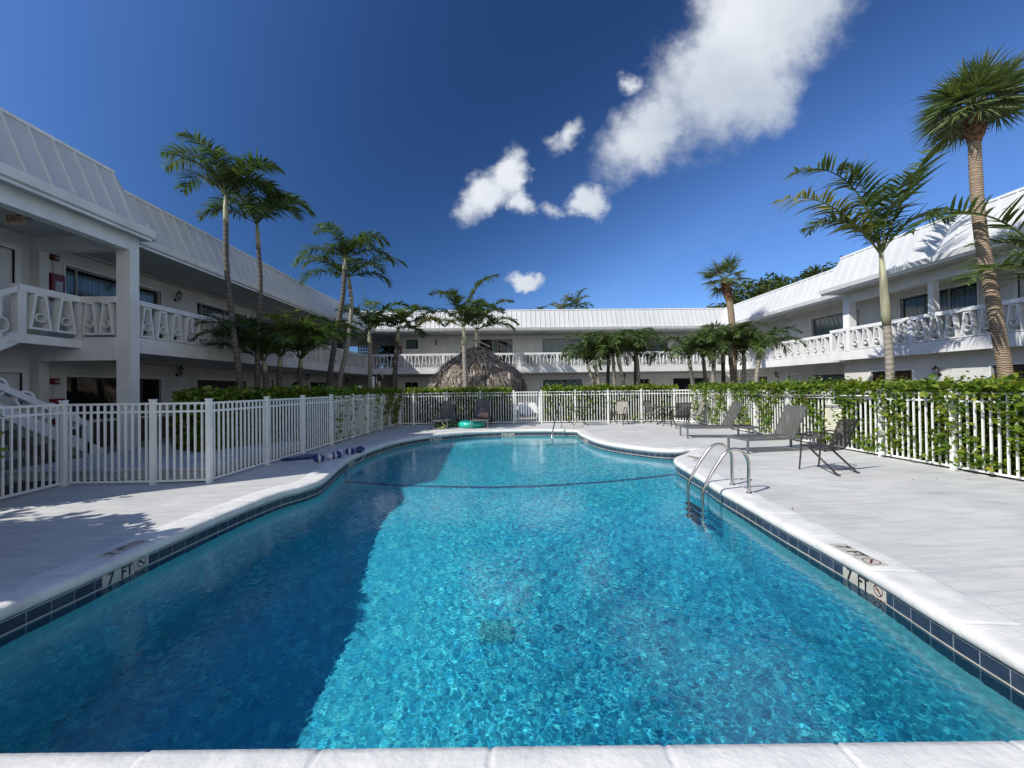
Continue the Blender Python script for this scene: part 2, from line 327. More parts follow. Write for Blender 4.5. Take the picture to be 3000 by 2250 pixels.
def mat_water():
    m, n, l, b = newmat('pool water')
    b.inputs['Base Color'].default_value = (.70, .985, 1, 1); b.inputs['Roughness'].default_value = 0; b.inputs['IOR'].default_value = 1.333
    b.inputs['Transmission Weight'].default_value = 1
    t = n.new('ShaderNodeTexCoord'); no = n.new('ShaderNodeTexNoise'); no.inputs['Scale'].default_value = 15; no.inputs['Detail'].default_value = 2; l.new(t.outputs['Object'], no.inputs[0])
    bu = n.new('ShaderNodeBump'); bu.inputs['Strength'].default_value = .30; bu.inputs['Distance'].default_value = .009; l.new(no.outputs[0], bu.inputs['Height']); l.new(bu.outputs[0], b.inputs['Normal'])
    return m
M['water'] = mat_water()

# ------------------------------------------------------------------ mesh helpers
def tag(o, label=None, cat=None, group=None, kind=None):
    if label: o['label'] = label
    if cat: o['category'] = cat
    if group: o['group'] = group
    if kind: o['kind'] = kind
    return o
def empty(name, loc, label=None, cat=None, group=None):
    o = bpy.data.objects.new(name, None); COL.objects.link(o); o.location = loc; o.empty_display_size = .2
    return tag(o, label, cat, group)
def link(name, me, parent=None):
    o = bpy.data.objects.new(name, me); COL.objects.link(o)
    if parent: o.parent = parent
    return o
class MB:
    def __init__(s, mp=None): s.v = []; s.f = []; s.mi = []; s.mp = mp; s.m = 0
    def add(s, vs, fs):
        n = len(s.v)
        if s.mp: vs = [s.mp(*p) for p in vs]
        s.v += [tuple(p) for p in vs]; s.f += [tuple(n+i for i in f) for f in fs]; s.mi += [s.m]*len(fs)
        return s
    def box(s, x0, x1, y0, y1, z0, z1):
        return s.add([(x0,y0,z0),(x1,y0,z0),(x1,y1,z0),(x0,y1,z0),(x0,y0,z1),(x1,y0,z1),(x1,y1,z1),(x0,y1,z1)],
              [(0,3,2,1),(4,5,6,7),(0,1,5,4),(1,2,6,5),(2,3,7,6),(3,0,4,7)])
    def quad(s, *p): return s.add(p, [(0,1,2,3)])
    def prism(s, poly, y0, y1):                     # poly in (x, z), extruded along y
        n = len(poly)
        return s.add([(x, y0, z) for x, z in poly]+[(x, y1, z) for x, z in poly],
              [tuple(range(n-1, -1, -1)), tuple(range(n, 2*n))]+[(i, (i+1) % n, n+(i+1) % n, n+i) for i in range(n)])
    def bar(s, a, b, w, h=None, up=(0, 0, 1)):
        a = Vector(a); b = Vector(b); h = h or w; d = (b-a).normalized(); up = Vector(up)
        if abs(d.dot(up)) > .98: up = Vector((1, 0, 0))
        x = d.cross(up).normalized()*w/2; y = x.cross(d).normalized()*h/2
        return s.add([a-x-y, a+x-y, a+x+y, a-x+y, b-x-y, b+x-y, b+x+y, b-x+y],
              [(0,3,2,1),(4,5,6,7),(0,1,5,4),(1,2,6,5),(2,3,7,6),(3,0,4,7)])
    def tube(s, pts, r, n=8, cap=True):
        pts = [Vector(p) for p in pts]; rs = r if isinstance(r, (list, tuple)) else [r]*len(pts)
        vs = []; fs = []; prev = None
        for i, p in enumerate(pts):
            d = (pts[min(i+1, len(pts)-1)]-pts[max(i-1, 0)]).normalized()
            if prev is None:
                u = Vector((0, 0, 1)) if abs(d.z) < .9 else Vector((1, 0, 0)); x = d.cross(u).normalized()
            else: x = (prev-d*prev.dot(d)).normalized()
            prev = x; y = d.cross(x)
            for k in range(n):
                a = 2*math.pi*k/n; vs.append(p+(x*math.cos(a)+y*math.sin(a))*rs[i])
        for i in range(len(pts)-1):
            for k in range(n): fs.append((i*n+k, i*n+(k+1) % n, (i+1)*n+(k+1) % n, (i+1)*n+k))
        if cap: fs += [tuple(range(n-1, -1, -1)), tuple((len(pts)-1)*n+k for k in range(n))]
        return s.add(vs, fs)
    def lathe(s, prof, c=(0, 0, 0), n=16, sx=1, sy=1):
        vs = []; fs = []
        for r, z in prof:
            for k in range(n):
                a = 2*math.pi*k/n; vs.append((c[0]+r*math.cos(a)*sx, c[1]+r*math.sin(a)*sy, c[2]+z))
        for i in range(len(prof)-1):
            for k in range(n): fs.append((i*n+k, i*n+(k+1) % n, (i+1)*n+(k+1) % n, (i+1)*n+k))
        fs += [tuple(range(n-1, -1, -1)), tuple((len(prof)-1)*n+k for k in range(n))]
        return s.add(vs, fs)
    def torus(s, c, R_, r, ax='z', n=20, k=8, sq=1.):
        vs = []; fs = []
        for i in range(n):
            a = 2*math.pi*i/n
            for j in range(k):
                b = 2*math.pi*j/k; q = R_+r*math.cos(b); h = r*math.sin(b)*sq
                p = {'z': (q*math.cos(a), q*math.sin(a), h), 'y': (q*math.cos(a), h, q*math.sin(a)), 'x': (h, q*math.cos(a), q*math.sin(a))}[ax]
                vs.append((c[0]+p[0], c[1]+p[1], c[2]+p[2]))
        for i in range(n):
            for j in range(k): fs.append((i*k+j, ((i+1) % n)*k+j, ((i+1) % n)*k+(j+1) % k, i*k+(j+1) % k))
        return s.add(vs, fs)
    def build(s, name, mats, parent=None, smooth=False, local=False, bevel=0):
        if not isinstance(mats, (list, tuple)): mats = [mats]
        o = Vector((0, 0, 0)) if (local or parent is None) else parent['_o'] if '_o' in parent else wloc(parent)
        me = bpy.data.meshes.new(name)
        me.from_pydata([(x-o[0], y-o[1], z-o[2]) for x, y, z in s.v], [], s.f)
        for k in mats: me.materials.append(M[k] if isinstance(k, str) else k)
        if len(mats) > 1: me.polygons.foreach_set('material_index', s.mi)
        if smooth: me.shade_smooth()
        ob = link(name, me, parent)
        if bevel:
            bm = ob.modifiers.new('bevel', 'BEVEL'); bm.width = bevel; bm.segments = 2; bm.limit_method = 'ANGLE'; bm.angle_limit = R(50)
        return ob
def wloc(o):
    p = Vector(o.location)
    while o.parent: o = o.parent; p += Vector(o.location)
    return p
def copy_tree(o, parent=None):
    c = o.copy(); COL.objects.link(c)
    if parent: c.parent = parent
    for ch in list(o.children): copy_tree(ch, c)
    return c
def npmesh(name, V, F, mats, parent=None, dry=None, smooth=False, mi=None):
    V = np.asarray(V, np.float32).reshape(-1, 3); F = np.asarray(F, np.int32)
    if parent is not None: V = V-np.array(wloc(parent), np.float32)
    me = bpy.data.meshes.new(name); me.vertices.add(len(V)); me.vertices.foreach_set('co', V.ravel())
    k = F.shape[1]; me.loops.add(F.size); me.loops.foreach_set('vertex_index', F.ravel())
    me.polygons.add(len(F)); me.polygons.foreach_set('loop_start', np.arange(len(F), dtype=np.int32)*k)
    try: me.polygons.foreach_set('loop_total', np.full(len(F), k, np.int32))
    except Exception: pass
    if mi is not None: me.polygons.foreach_set('material_index', np.asarray(mi, np.int32))
    me.update(calc_edges=True)
    for q in (mats if isinstance(mats, (list, tuple)) else [mats]): me.materials.append(M[q])
    if dry is not None:
        a = me.attributes.new('dry', 'FLOAT', 'POINT'); a.data.foreach_set('value', np.asarray(dry, np.float32))
    if smooth: me.shade_smooth()
    return link(name, me, parent)
def text(body, size, name, m, parent=None, mw=None, sx=1., align='CENTER', bold=0.):
    c = bpy.data.curves.new(name, 'FONT'); c.body = body; c.size = size; c.align_x = align; c.align_y = 'CENTER'; c.resolution_u = 3; c.offset = bold
    t = bpy.data.objects.new(name, c); COL.objects.link(t)
    me = bpy.data.meshes.new_from_object(t.evaluated_get(bpy.context.evaluated_depsgraph_get()))
    bpy.data.objects.remove(t); bpy.data.curves.remove(c)
    me.transform(Matrix.Diagonal((sx, 1, 1, 1)))
    me.materials.clear(); me.materials.append(M[m])
    o = link(name, me, parent)
    if mw is not None: o.matrix_local = mw
    return o

# ================================================================== pool contour
RAW = [(-3.50,1.775),(-3.50,2.85),(-3.47,3.44),(-3.46,4.17),(-3.39,5.27),(-3.28,5.95),(-3.11,6.35),(-3.04,6.78),(-3.18,7.6),(-3.34,8.6),(-3.38,9.5),
       (-3.31,10.6),(-3.05,11.80),(-2.43,12.86),(-1.29,13.75),(-0.08,14.07),(1.46,14.08),(2.50,13.75),(2.44,12.9),(2.47,12.21),(2.55,11.2),(2.84,10.35),
       (3.24,9.76),(3.64,9.36),(4.05,9.20),(4.42,9.28),(4.05,8.80),(3.70,8.45),(3.48,8.15),(3.35,7.77),(3.28,7.20),(3.19,6.38),(3.10,5.80),(3.05,5.12),
       (2.98,4.33),(2.91,3.25),(2.80,2.50),(2.72,1.635)]
SHARP = {0, 17, 25, 37}
def densify():
    out = []; n = len(RAW)
    for i in range(n):
        p0, p1, p2, p3 = (Vector((*RAW[k % n], 0)) for k in (i-1, i, i+1, i+2))
        if i in SHARP: p0 = p1*2-p2
        if (i+1) % n in SHARP: p3 = p2*2-p1
        L = (p2-p1).length; k = max(1, int(L/.0125))
        if i == n-1 or i == 0: lin = True
        else: lin = False
        for j in range(k):
            t = j/k
            q = p1.lerp(p2, t) if lin else .5*((2*p1)+(p2-p0)*t+(2*p0-5*p1+4*p2-p3)*t*t+(3*p1-p0-3*p2+p3)*t**3)
            out.append((q.x, q.y))
    return np.array(out)
PC = densify()
def offset(d):
    t = np.roll(PC, -4, 0)-np.roll(PC, 4, 0); t /= np.linalg.norm(t, axis=1)[:, None]
    # the contour runs clockwise seen from above: outward is to the left of the walk
    nrm = np.stack([-t[:, 1], t[:, 0]], 1)
    return PC+nrm*d
area = .5*np.sum(PC[:, 0]*np.roll(PC[:, 1], -1)-np.roll(PC[:, 0], -1)*PC[:, 1])
if area > 0: PC = PC[::-1].copy()
SL = np.r_[0, np.cumsum(np.linalg.norm(np.roll(PC, -1, 0)-PC, axis=1))]
def inside(P, poly):
    x, y = P[:, 0], P[:, 1]; r = np.zeros(len(P), bool); j = len(poly)-1
    for i in range(len(poly)):
        xi, yi = poly[i]; xj, yj = poly[j]
        c = ((yi > y) != (yj > y)) & (x < (xj-xi)*(y-yi)/(yj-yi+1e-12)+xi); r ^= c; j = i
    return r

pool = empty('swimming_pool', (0, 1.6, 0), 'free-form swimming pool with white rounded coping and navy waterline tiles', 'pool')
# coping stones: bullnose profile swept along the contour, cut into stones
prof = [(.045, -.086), (.022, -.084), (.006, -.070), (-.002, -.044), (.002, -.018), (.016, .002), (.05, .012), (.10, .014), (.24, .013), (.37, .0115), (.385, .006), (.385, -.05)]
def coping():
    n = len(PC); V_, F_ = [], []
    offs = [offset(o) for o, z in prof]
    L = SL[-1]; stone = .71
    # start of the stones so that the joints of the near edge fall right
    i0 = int(np.argmin(np.hypot(PC[:, 0]+.786, PC[:, 1]-1.71))); s0 = SL[i0]
    rng = np.random.default_rng(3)
    ns = int(round(L/stone)); st = L/ns
    tilt = rng.normal(0, .0012, ns+2); sid = (((SL[:-1]-s0) % L)/st)
    wav = rng.normal(0, .0004, (n, len(prof)))
    k = len(prof)
    frac = sid-np.floor(sid); sidx = np.floor(sid).astype(int) % ns
    for i in range(n):
        e = min(frac[i], 1-frac[i])*st
        dip = -.010*math.exp(-(e/.007)**2)
        for j, (o, z) in enumerate(prof):
            p = offs[j][i]; top = 1 if 2 < j < 10 else .3
            V_.append((p[0], p[1], z+tilt[sidx[i]]*top+dip*top+wav[i, j]*top))
    for i in range(n):
        a = (i+1) % n
        for j in range(k-1): F_.append((i*k+j, a*k+j, a*k+j+1, i*k+j+1))
    return np.array(V_), np.array(F_)
v, f = coping(); npmesh('coping', v, f, 'coping', pool, smooth=True)
# waterline tile band, grout ledge, walls
def band(name, o0, z0, o1, z1, m, parent, smooth=False):
    A, B = offset(o0), offset(o1); n = len(PC)
    V_ = np.concatenate([np.c_[A, np.full(n, z0)], np.c_[B, np.full(n, z1)]]); i = np.arange(n); a = (i+1) % n
    ob = npmesh(name, V_, np.stack([i, a, a+n, i+n], 1), m, parent, smooth=smooth)
    uv = ob.data.uv_layers.new(name='UVMap'); s0, s1 = SL[:-1], SL[1:]
    u = np.stack([s0, s1, s1, s0], 1); w = np.tile([z0, z0, z1, z1], (n, 1)); uv.data.foreach_set('uv', np.stack([u, w+.2300], -1).astype(np.float32).ravel())
    return ob
band('waterline_tile', .030, -.100, .034, -.385, 'tile', pool).cycles.is_caustics_receiver = True
band('grout_line', .018, -.088, .0285, -.1015, 'coping', pool)
band('scum_line', .0295, -.186, .0295, -.197, 'tile_cream', pool)
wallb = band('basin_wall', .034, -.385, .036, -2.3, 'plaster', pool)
wallb.cycles.is_caustics_receiver = True
# floor
def fz(x, y):
    z = np.interp(y, [0, 4.3, 8.1, 13.5, 16], [-2.15, -2.1, -1.32, -.98, -.95])
    return z
gx = np.arange(-3.9, 4.9, .1); gy = np.arange(1.3, 14.5, .1)
X_, Y_ = np.meshgrid(gx, gy); Z_ = fz(X_, Y_)
I = np.arange(X_.size).reshape(X_.shape)
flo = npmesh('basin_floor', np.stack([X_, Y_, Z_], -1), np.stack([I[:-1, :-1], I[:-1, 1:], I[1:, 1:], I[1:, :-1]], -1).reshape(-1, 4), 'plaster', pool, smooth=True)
flo.cycles.is_caustics_receiver = True
# entry steps in the shallow corner
b = MB()
def step(x0, x1, ymid, z):
    pts = [(x0+(x1-x0)*k/12, ymid+.35*((k-6)/6)**2) for k in range(13)]
    n = len(b.v); pts2 = pts+[(x1, 14.3), (x0, 14.3)]
    k = len(pts2); b.v += [(x, y, z) for x, y in pts2]+[(x, y, -1.2) for x, y in pts2]
    b.f.append(tuple(n+i for i in range(k))); b.mi.append(0)
    for i in range(k): b.f.append((n+i, n+(i+1) % k, n+k+(i+1) % k, n+k+i)); b.mi.append(0)
    for i in range(12):                          # dark nosing tiles
        (ax_, ay_), (bx_, by_) = pts[i], pts[i+1]; n2 = len(b.v)
        b.v += [(ax_, ay_+.0, z+.004), (bx_, by_, z+.004), (bx_, by_+.05, z+.004), (ax_, ay_+.05, z+.004)]; b.f.append((n2, n2+1, n2+2, n2+3)); b.mi.append(1)
step(-.1, 2.6, 12.35, -.72); step(.3, 2.6, 12.95, -.48)
st_ = b.build('entry_steps', ['plaster', 'tile'], pool); st_.cycles.is_caustics_receiver = True
b = MB(); b.box(-.30, .06, 4.25, 4.6, -2.09, -2.06)
for k in range(6): b.box(-.28+k*.055, -.25+k*.055, 4.27, 4.58, -2.06, -2.05)
b.build('floor_drain', 'drain', pool).cycles.is_caustics_receiver = True

# water surface: real ripples
def water():
    rng = np.random.default_rng(11); dx = .0100
    xs = np.arange(-3.75, 4.75, dx); ys = np.r_[np.arange(1.55, 6.0, .0095), np.arange(6.0, 14.3, .017)]; X, Y = np.meshgrid(xs, ys); Z = np.zeros_like(X)
    for i in range(90):
        lam = rng.uniform(.042, .115); a = rng.uniform(0, 2*np.pi); k = 2*np.pi/lam
        Z += .0000200*(lam/.07)**1.5*np.sin(k*(X*np.cos(a)+Y*np.sin(a))+rng.uniform(0, 6.28))
    for i in range(8):
        lam = rng.uniform(.7, 1.8); a = rng.uniform(0, 2*np.pi); k = 2*np.pi/lam
        Z += .0005*np.sin(k*(X*np.cos(a)+Y*np.sin(a))+rng.uniform(0, 6.28))
    calm = .20+.80*(1/(1+np.exp(-(X+1.7)*2.2)))
    Z = Z*calm-.196
    V_ = np.stack([X, Y, Z], -1).reshape(-1, 3); I = np.arange(X.size).reshape(X.shape)
    F_ = np.stack([I[:-1, :-1], I[:-1, 1:], I[1:, 1:], I[1:, :-1]], -1).reshape(-1, 4)
    c = V_[F_].mean(1); keep = inside(c[:, :2], offset(.075)); F_ = F_[keep]
    used = np.unique(F_); mp_ = -np.ones(len(V_), int); mp_[used] = np.arange(len(used))
    o = npmesh('water', V_[used], mp_[F_], 'water', None, smooth=True)
    tag(o, 'clear turquoise rippled water filling the swimming pool', kind='structure'); o.cycles.is_caustics_caster = True
    return o
water()

# ------------------------------------------------------------------ ground and deck, both with the pool cut out
def sheet(name, outer, z, m, label, hole=.20, kind='structure'):
    H = offset(hole); H = H[::10]
    outer = [Vector((x, y, 0)) for x, y in outer]; hole_ = [Vector((x, y, 0)) for x, y in H[::-1]]
    tri = tessellate_polygon([outer, hole_]); P = outer+hole_
    me = bpy.data.meshes.new(name); me.from_pydata([(p.x, p.y, z) for p in P], [], [t for t in tri]); me.materials.append(M[m])
    o = link(name, me); return tag(o, label, kind=kind)
DECK = [(-9, -6), (-7.35, 5.3), (-7.3, 6.75), (-4.98, 6.75), (-4.98, 7.9), (-4.78, 11), (-4.68, 15), (-4.42, 16.95), (7.72, 16.6), (7.80, 8), (7.80, 4), (7.9, -6)]
sheet('ground', [(-60, -30), (-60, 90), (70, 90), (70, -30)], -.03, 'soil', 'dark soil of the planting beds around the pool deck')
sheet('pool_deck', DECK, 0.0, 'deck', 'pale grey marble paver deck around the swimming pool')
b = MB(); b.box(-11.1, -8.3, 4.2, 29.6, -.02, .01); b.box(-8.3, 16, 23.4, 27.3, -.02, .008); b.box(13.4, 16, 5, 23.4, -.02, .009)
b.box(.2, 2.1, 17.1, 23.4, -.02, .007)
tag(b.build('walkway', 'walk'), 'grey concrete walkway along the foot of the motel wings', kind='structure')
b = MB()
b.box(-8.6, -5.2, 7.1, 10.4, -.02, .13); b.box(-8.65, -5.15, 7.05, 10.45, .13, .175)
o = b.build('stone_platform', 'slab', bevel=.008); tag(o, 'low white stone platform behind the left pool fence', 'platform')

# ================================================================== building
ZB, ZF, ZR = 2.48, 2.74, 3.76       # slab bottom, floor, rail top
ZS, ZG, ZT = 5.19, 5.36, 6.57       # soffit, gutter top, roof top
def wall(b, u0, u1, z0, z1, ops, o=0., th=.16):
    us = sorted({u0, u1, *[x for q in ops for x in q[:2]]}); zs = sorted({z0, z1, *[x for q in ops for x in q[2:4]]})
    us = [u for u in us if u0 <= u <= u1]; zs = [z for z in zs if z0 <= z <= z1]
    for i in range(len(us)-1):
        for j in range(len(zs)-1):
            cu, cz = (us[i]+us[i+1])/2, (zs[j]+zs[j+1])/2
            if any(q[0] < cu < q[1] and q[2] < cz < q[3] for q in ops): continue
            for oo in (o, o-th): b.quad((us[i], oo, zs[j]), (us[i+1], oo, zs[j]), (us[i+1], oo, zs[j+1]), (us[i], oo, zs[j+1]))
    for q in ops:
        a, c, d, e = q[:4]
        b.quad((a, o, d), (a, o-th, d), (a, o-th, e), (a, o, e)); b.quad((c, o, d), (c, o-th, d), (c, o-th, e), (c, o, e))
        b.quad((a, o, d), (c, o, d), (c, o-th, d), (a, o-th, d)); b.quad((a, o, e), (c, o, e), (c, o-th, e), (a, o-th, e))
def door(mp, root, u0, u1, z0, z1, o=0., label=None):
    b = MB(mp)
    b.box(u0, u1, o-.10, o-.05, z0, z1); w = u1-u0; h = z1-z0
    for r in range(3):                           # raised panels
        for c in range(2):
            a0 = u0+w*(.14+.40*c); a1 = a0+w*.30; c0 = z0+h*(.08, .42, .76)[r]; c1 = z0+h*(.37, .71, .92)[r]
            b.box(a0, a1, o-.05, o-.035, c0, c1)
    d = b.build('door', 'doorw', root)
    b = MB(mp)
    for a0, a1, c0, c1 in ((u0-.10, u0, z0, z1+.10), (u1, u1+.10, z0, z1+.10), (u0, u1, z1, z1+.10)): b.box(a0, a1, o-.05, o+.025, c0, c1)
    b.build('frame', 'trim', d)
    b = MB(mp); b.tube([(u0+w*.1, o-.05, z0+h*.47), (u0+w*.1, o+.01, z0+h*.47), (u0+w*.2, o+.012, z0+h*.47)], .012); b.build('handle', 'black', d)
    return d
def window(mp, root, u0, u1, z0, z1, style='curtain', o=0., frame='greyframe', mull=(), split=None):
    b = MB(mp); t = .035
    for a0, a1, c0, c1 in ((u0, u1, z0, z0+t), (u0, u1, z1-t, z1), (u0, u0+t, z0+t, z1-t), (u1-t, u1, z0+t, z1-t)): b.box(a0, a1, o-.12, o-.06, c0, c1)
    for mf in mull: um = u0+(u1-u0)*mf; b.box(um-.02, um+.02, o-.115, o-.065, z0+t, z1-t)
    wn = b.build('window', frame, root)
    b = MB(mp); b.quad((u0+t, o-.09, z0+t), (u1-t, o-.09, z0+t), (u1-t, o-.09, z1-t), (u0+t, o-.09, z1-t)); b.build('pane', 'glass', wn)
    b = MB(mp)
    for a0, a1, c0, c1 in ((u0-.05, u1+.05, z0-.05, z0), (u0-.05, u1+.05, z1, z1+.05), (u0-.05, u0, z0, z1), (u1, u1+.05, z0, z1)): b.box(a0, a1, o-.02, o+.02, c0, c1)
    b.build('frame', 'trim', wn)
    if style in ('curtain', 'blind', 'part', 'bamboo'):
        b = MB(mp); segs = [(u0, u1)] if style != 'part' else [(u0, u0+(u1-u0)*.16), (u0+(u1-u0)*.47, u0+(u1-u0)*.60), (u0+(u1-u0)*.86, u1)]
        amp = .03 if style != 'bamboo' else .004; lam = .11 if style != 'blind' else .09
        for a, c in segs:
            n = max(2, int((c-a)/.02)); zt = z1-(.08 if style != 'bamboo' else .02); zb = z0 if style != 'bamboo' else z0+(z1-z0)*.25
            pts = [(a+(c-a)*k/n, o-.2+amp*math.sin(2*math.pi*(a+(c-a)*k/n)/lam+1.3*math.sin(k*.13))) for k in range(n+1)]
            b.add([(x, y, zb) for x, y in pts]+[(x, y, zt) for x, y in pts], [(k, k+1, n+2+k, n+1+k) for k in range(n)])
        b.build({'blind': 'blind', 'bamboo': 'blind'}.get(style, 'curtain'), {'blind': 'blind', 'bamboo': 'bamboo'}.get(style, 'curtain'), wn)
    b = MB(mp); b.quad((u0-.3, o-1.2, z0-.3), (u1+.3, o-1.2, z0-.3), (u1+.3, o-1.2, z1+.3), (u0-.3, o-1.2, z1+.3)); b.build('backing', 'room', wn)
    return wn
def baluster_mesh(mp):
    """one A-shaped frame with its ring; u along the rail, centred on 0, z from the slab kerb"""
    b = MB(mp); z0, z1 = 2.86, 3.62; wb, wt, t, d = .195, .10, .045, .075
    def leg(s):
        b.prism_uz([(s*(wb), z0), (s*(wb-t), z0), (s*(wt-t), z1), (s*wt, z1)], d)
    def prism_uz(poly, d):
        n = len(poly); b.add([(u, -d, z) for u, z in poly]+[(u, d, z) for u, z in poly],
           [tuple(range(n)), tuple(range(2*n-1, n-1, -1))]+[(i, (i+1) % n, n+(i+1) % n, n+i) for i in range(n)])
    b.prism_uz = prism_uz
    leg(1); leg(-1)
    prism_uz([(-(wb-t), z0), (wb-t, z0), (wb-t, z0+.045), (-(wb-t), z0+.045)], d-.002)
    prism_uz([(-(wt-t), z1-.04), (wt-t, z1-.04), (wt-t, z1), (-(wt-t), z1)], d-.002)
    # ring
    n = 20; ro, ri, zc = .098, .078, 3.12; vs = []; fs = []
    for k in range(n):
        a = 2*math.pi*k/n
        for r, y in ((ro, -d-.006), (ro, d+.006), (ri, d+.006), (ri, -d-.006)): vs.append((r*math.cos(a), y, zc+r*math.sin(a)))
    for k in range(n):
        for j in range(4): fs.append((k*4+j, ((k+1) % n)*4+j, ((k+1) % n)*4+(j+1) % 4, k*4+(j+1) % 4))
    b.add(vs, fs)
    me = bpy.data.meshes.new('baluster'); me.from_pydata(b.v, [], b.f); me.materials.append(M['trim']); return me
def railing(mp, root, u0, u1, o, dirn, group=5, start_pier=True):
    """handrail, piers, and A frames between them"""
    b = MB(mp); b.box(u0, u1, o-.09, o+.09, 3.63, ZR)
    mod = .46; pier = .17; x = u0; ms = []
    if start_pier: b.box(u0, u0+pier, o-.085, o+.085, ZF+.06, 3.63); x = u0+pier
    k = 0
    while x+mod <= u1-.02:
        ms.append(x+mod/2); x += mod; k += 1
        if k % group == 0 and x+pier <= u1: b.box(x, x+pier, o-.085, o+.085, ZF+.06, 3.63); x += pier
    b.box(u1-.10, u1, o-.085, o+.085, ZF+.06, 3.63)
    rl = b.build('railing', 'trim', root, bevel=.006)
    p0 = Vector(mp(0, 0, 0)); du = Vector(mp(1, 0, 0))-p0; do = Vector(mp(0, 1, 0))-p0
    me = baluster_mesh(lambda u, o_, z: tuple(du*u+do*o_+Vector((0, 0, z))))
    base = wloc(rl)
    for u in ms:
        q = link('baluster', me, rl); q.location = p0+du*u+do*o-base
    return rl
def mansard(mp, root, u0, u1, eo, inset=.5, m0=0., m1=0., seam=.31, o_back=-9., cap=True, zt=ZT):
    """m0, m1: how much shorter (+) or longer (-) the top is at either end"""
    b = MB(mp); top = eo-inset
    b.quad((u0, eo, ZG), (u1, eo, ZG), (u1-m1, top, zt), (u0+m0, top, zt))
    r = b.build('roof', 'roofmetal', root); b = MB(mp); n = int((u1-u0)/seam)
    for k in range(1, n+1):
        u = u0+k*seam
        if u > u1-.02: break
        lo_z, hi_z = ZG, zt; lo_o, hi_o = eo, top
        if m0 > 0 and u < u0+m0: f_ = (u-u0)/m0; hi_z = ZG+(zt-ZG)*f_; hi_o = eo-inset*f_
        if m1 > 0 and u > u1-m1: f_ = (u1-u)/m1; hi_z = ZG+(zt-ZG)*f_; hi_o = eo-inset*f_
        nx, nz = (zt-ZG)*.026, inset*.026
        b.add([(u-.012, lo_o, lo_z), (u+.012, lo_o, lo_z), (u+.012, lo_o+nx, lo_z+nz), (u-.012, lo_o+nx, lo_z+nz),
               (u-.012, hi_o, hi_z), (u+.012, hi_o, hi_z), (u+.012, hi_o+nx, hi_z+nz), (u-.012, hi_o+nx, hi_z+nz)],
              [(0,3,2,1),(4,5,6,7),(0,1,5,4),(1,2,6,5),(2,3,7,6),(3,0,4,7)])
    b.build('roof_seams', 'seam', r)
    b = MB(mp)
    if cap: b.box(u0+m0, u1-m1, top-.12, top+.035, zt-.01, zt+.055)
    b.box(u0+m0, u1-m1, o_back, top-.1, ZS+.05, zt-.06)
    b.build('roof_cap', 'trim', r)
    b = MB(mp)
    pr = [(eo+.0, ZS), (eo+.07, ZS+.02), (eo+.11, ZG-.03), (eo+.12, ZG+.01), (eo+.10, ZG+.012), (eo+.01, ZG+.012)]
    n = len(pr); b.add([(u0, o, z) for o, z in pr]+[(u1, o, z) for o, z in pr], [tuple(range(n)), tuple(range(2*n-1, n-1, -1))]+[(i, (i+1) % n, n+(i+1) % n, n+i) for i in range(n)])
    b.box(u0, u1, eo-.05, eo-.002, ZS-.05, ZG-.01)
    b.build('gutter', 'trim', r)
    return r

mpL = lambda u, o, z: (-11.1+o, u, z)
mpB = lambda u, o, z: (u, 27.3-o, z)
mpR = lambda u, o, z: (15.9-o, u, z)
# ---------------- left wing
LW = empty('motel_wing', (-11.1, 18, 0), 'shaded two-storey motel wing left of the pool, with exit sign porch and stairs', 'building', 'wings of the white motel')
upL = [(8.40, 9.31, ZF, 4.78), (10.36, 13.2, 3.45, 4.76), (14.7, 17.52, 3.45, 4.76), (18.5, 19.4, ZF, 4.8), (20.8, 23.2, 3.45, 4.76), (24.4, 25.3, ZF, 4.8), (26.2, 28.0, 3.5, 4.76)]
loL = [(8.2, 9.45, .02, 1.98), (10.37, 13.2, .77, 1.92), (14.7, 17.5, .77, 1.93), (18.45, 19.5, .02, 2.03), (21.27, 22.27, 1.0, 1.94), (23.16, 25.5, .9, 1.96), (26.8, 27.7, .02, 2.0)]
b = MB(mpL)
wall(b, 4.2, 29.8, 0, ZB, loL); wall(b, 4.2, 28.6, ZB, ZS+.1, upL)
b.box(4.0, 4.2, -9, 2.3, 0, ZT-.1)                                    # end wall
b.box(4.2, 28.6, -9.1, -9, 0, ZS); b.box(28.5, 28.6, -9, -.16, 0, ZS)
b.box(9.60, 9.80, 0, .22, 0, ZB-.22); b.box(9.60, 9.80, 0, .22, ZF, 4.87)      # pilasters
b.build('wall', 'stucco', LW)
b = MB(mpL); b.box(9.8, 28.6, 0, 2.06, ZB, ZF); b.box(9.8, 26.0, 1.98, 2.19, ZB-.02, ZF+.10)
b.box(28.6, 31, -1.4, 2.06, ZB, ZF)
b.build('balcony_slab', 'trim', LW)
# tower portico: column, beams, landing
b = MB(mpL)
b.box(9.57, 9.81, 2.02, 2.34, 0, 4.86); b.box(4.2, 9.81, 2.10, 2.34, 4.86, ZS+.05); b.box(9.58, 9.79, .0, 2.10, 4.87, ZS+.05)
b.box(9.56, 9.79, 0, 2.02, 2.26, ZF+.06)
b.build('portico_column', 'trim', LW)
b = MB(mpL); b.box(9.85, 28.4, .0, .05, 0, .70); b.build('plinth', 'plinth', LW)
b = MB(mpL); b.box(8.2, 9.56, .0, 1.22, 2.55, ZF+.0); b.build('landing', 'trim', LW)
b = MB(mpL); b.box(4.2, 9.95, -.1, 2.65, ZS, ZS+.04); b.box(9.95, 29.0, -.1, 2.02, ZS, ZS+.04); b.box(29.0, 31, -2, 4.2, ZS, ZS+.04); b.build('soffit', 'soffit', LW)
railing(mpL, LW, 9.83, 26.0, 2.1, 1)
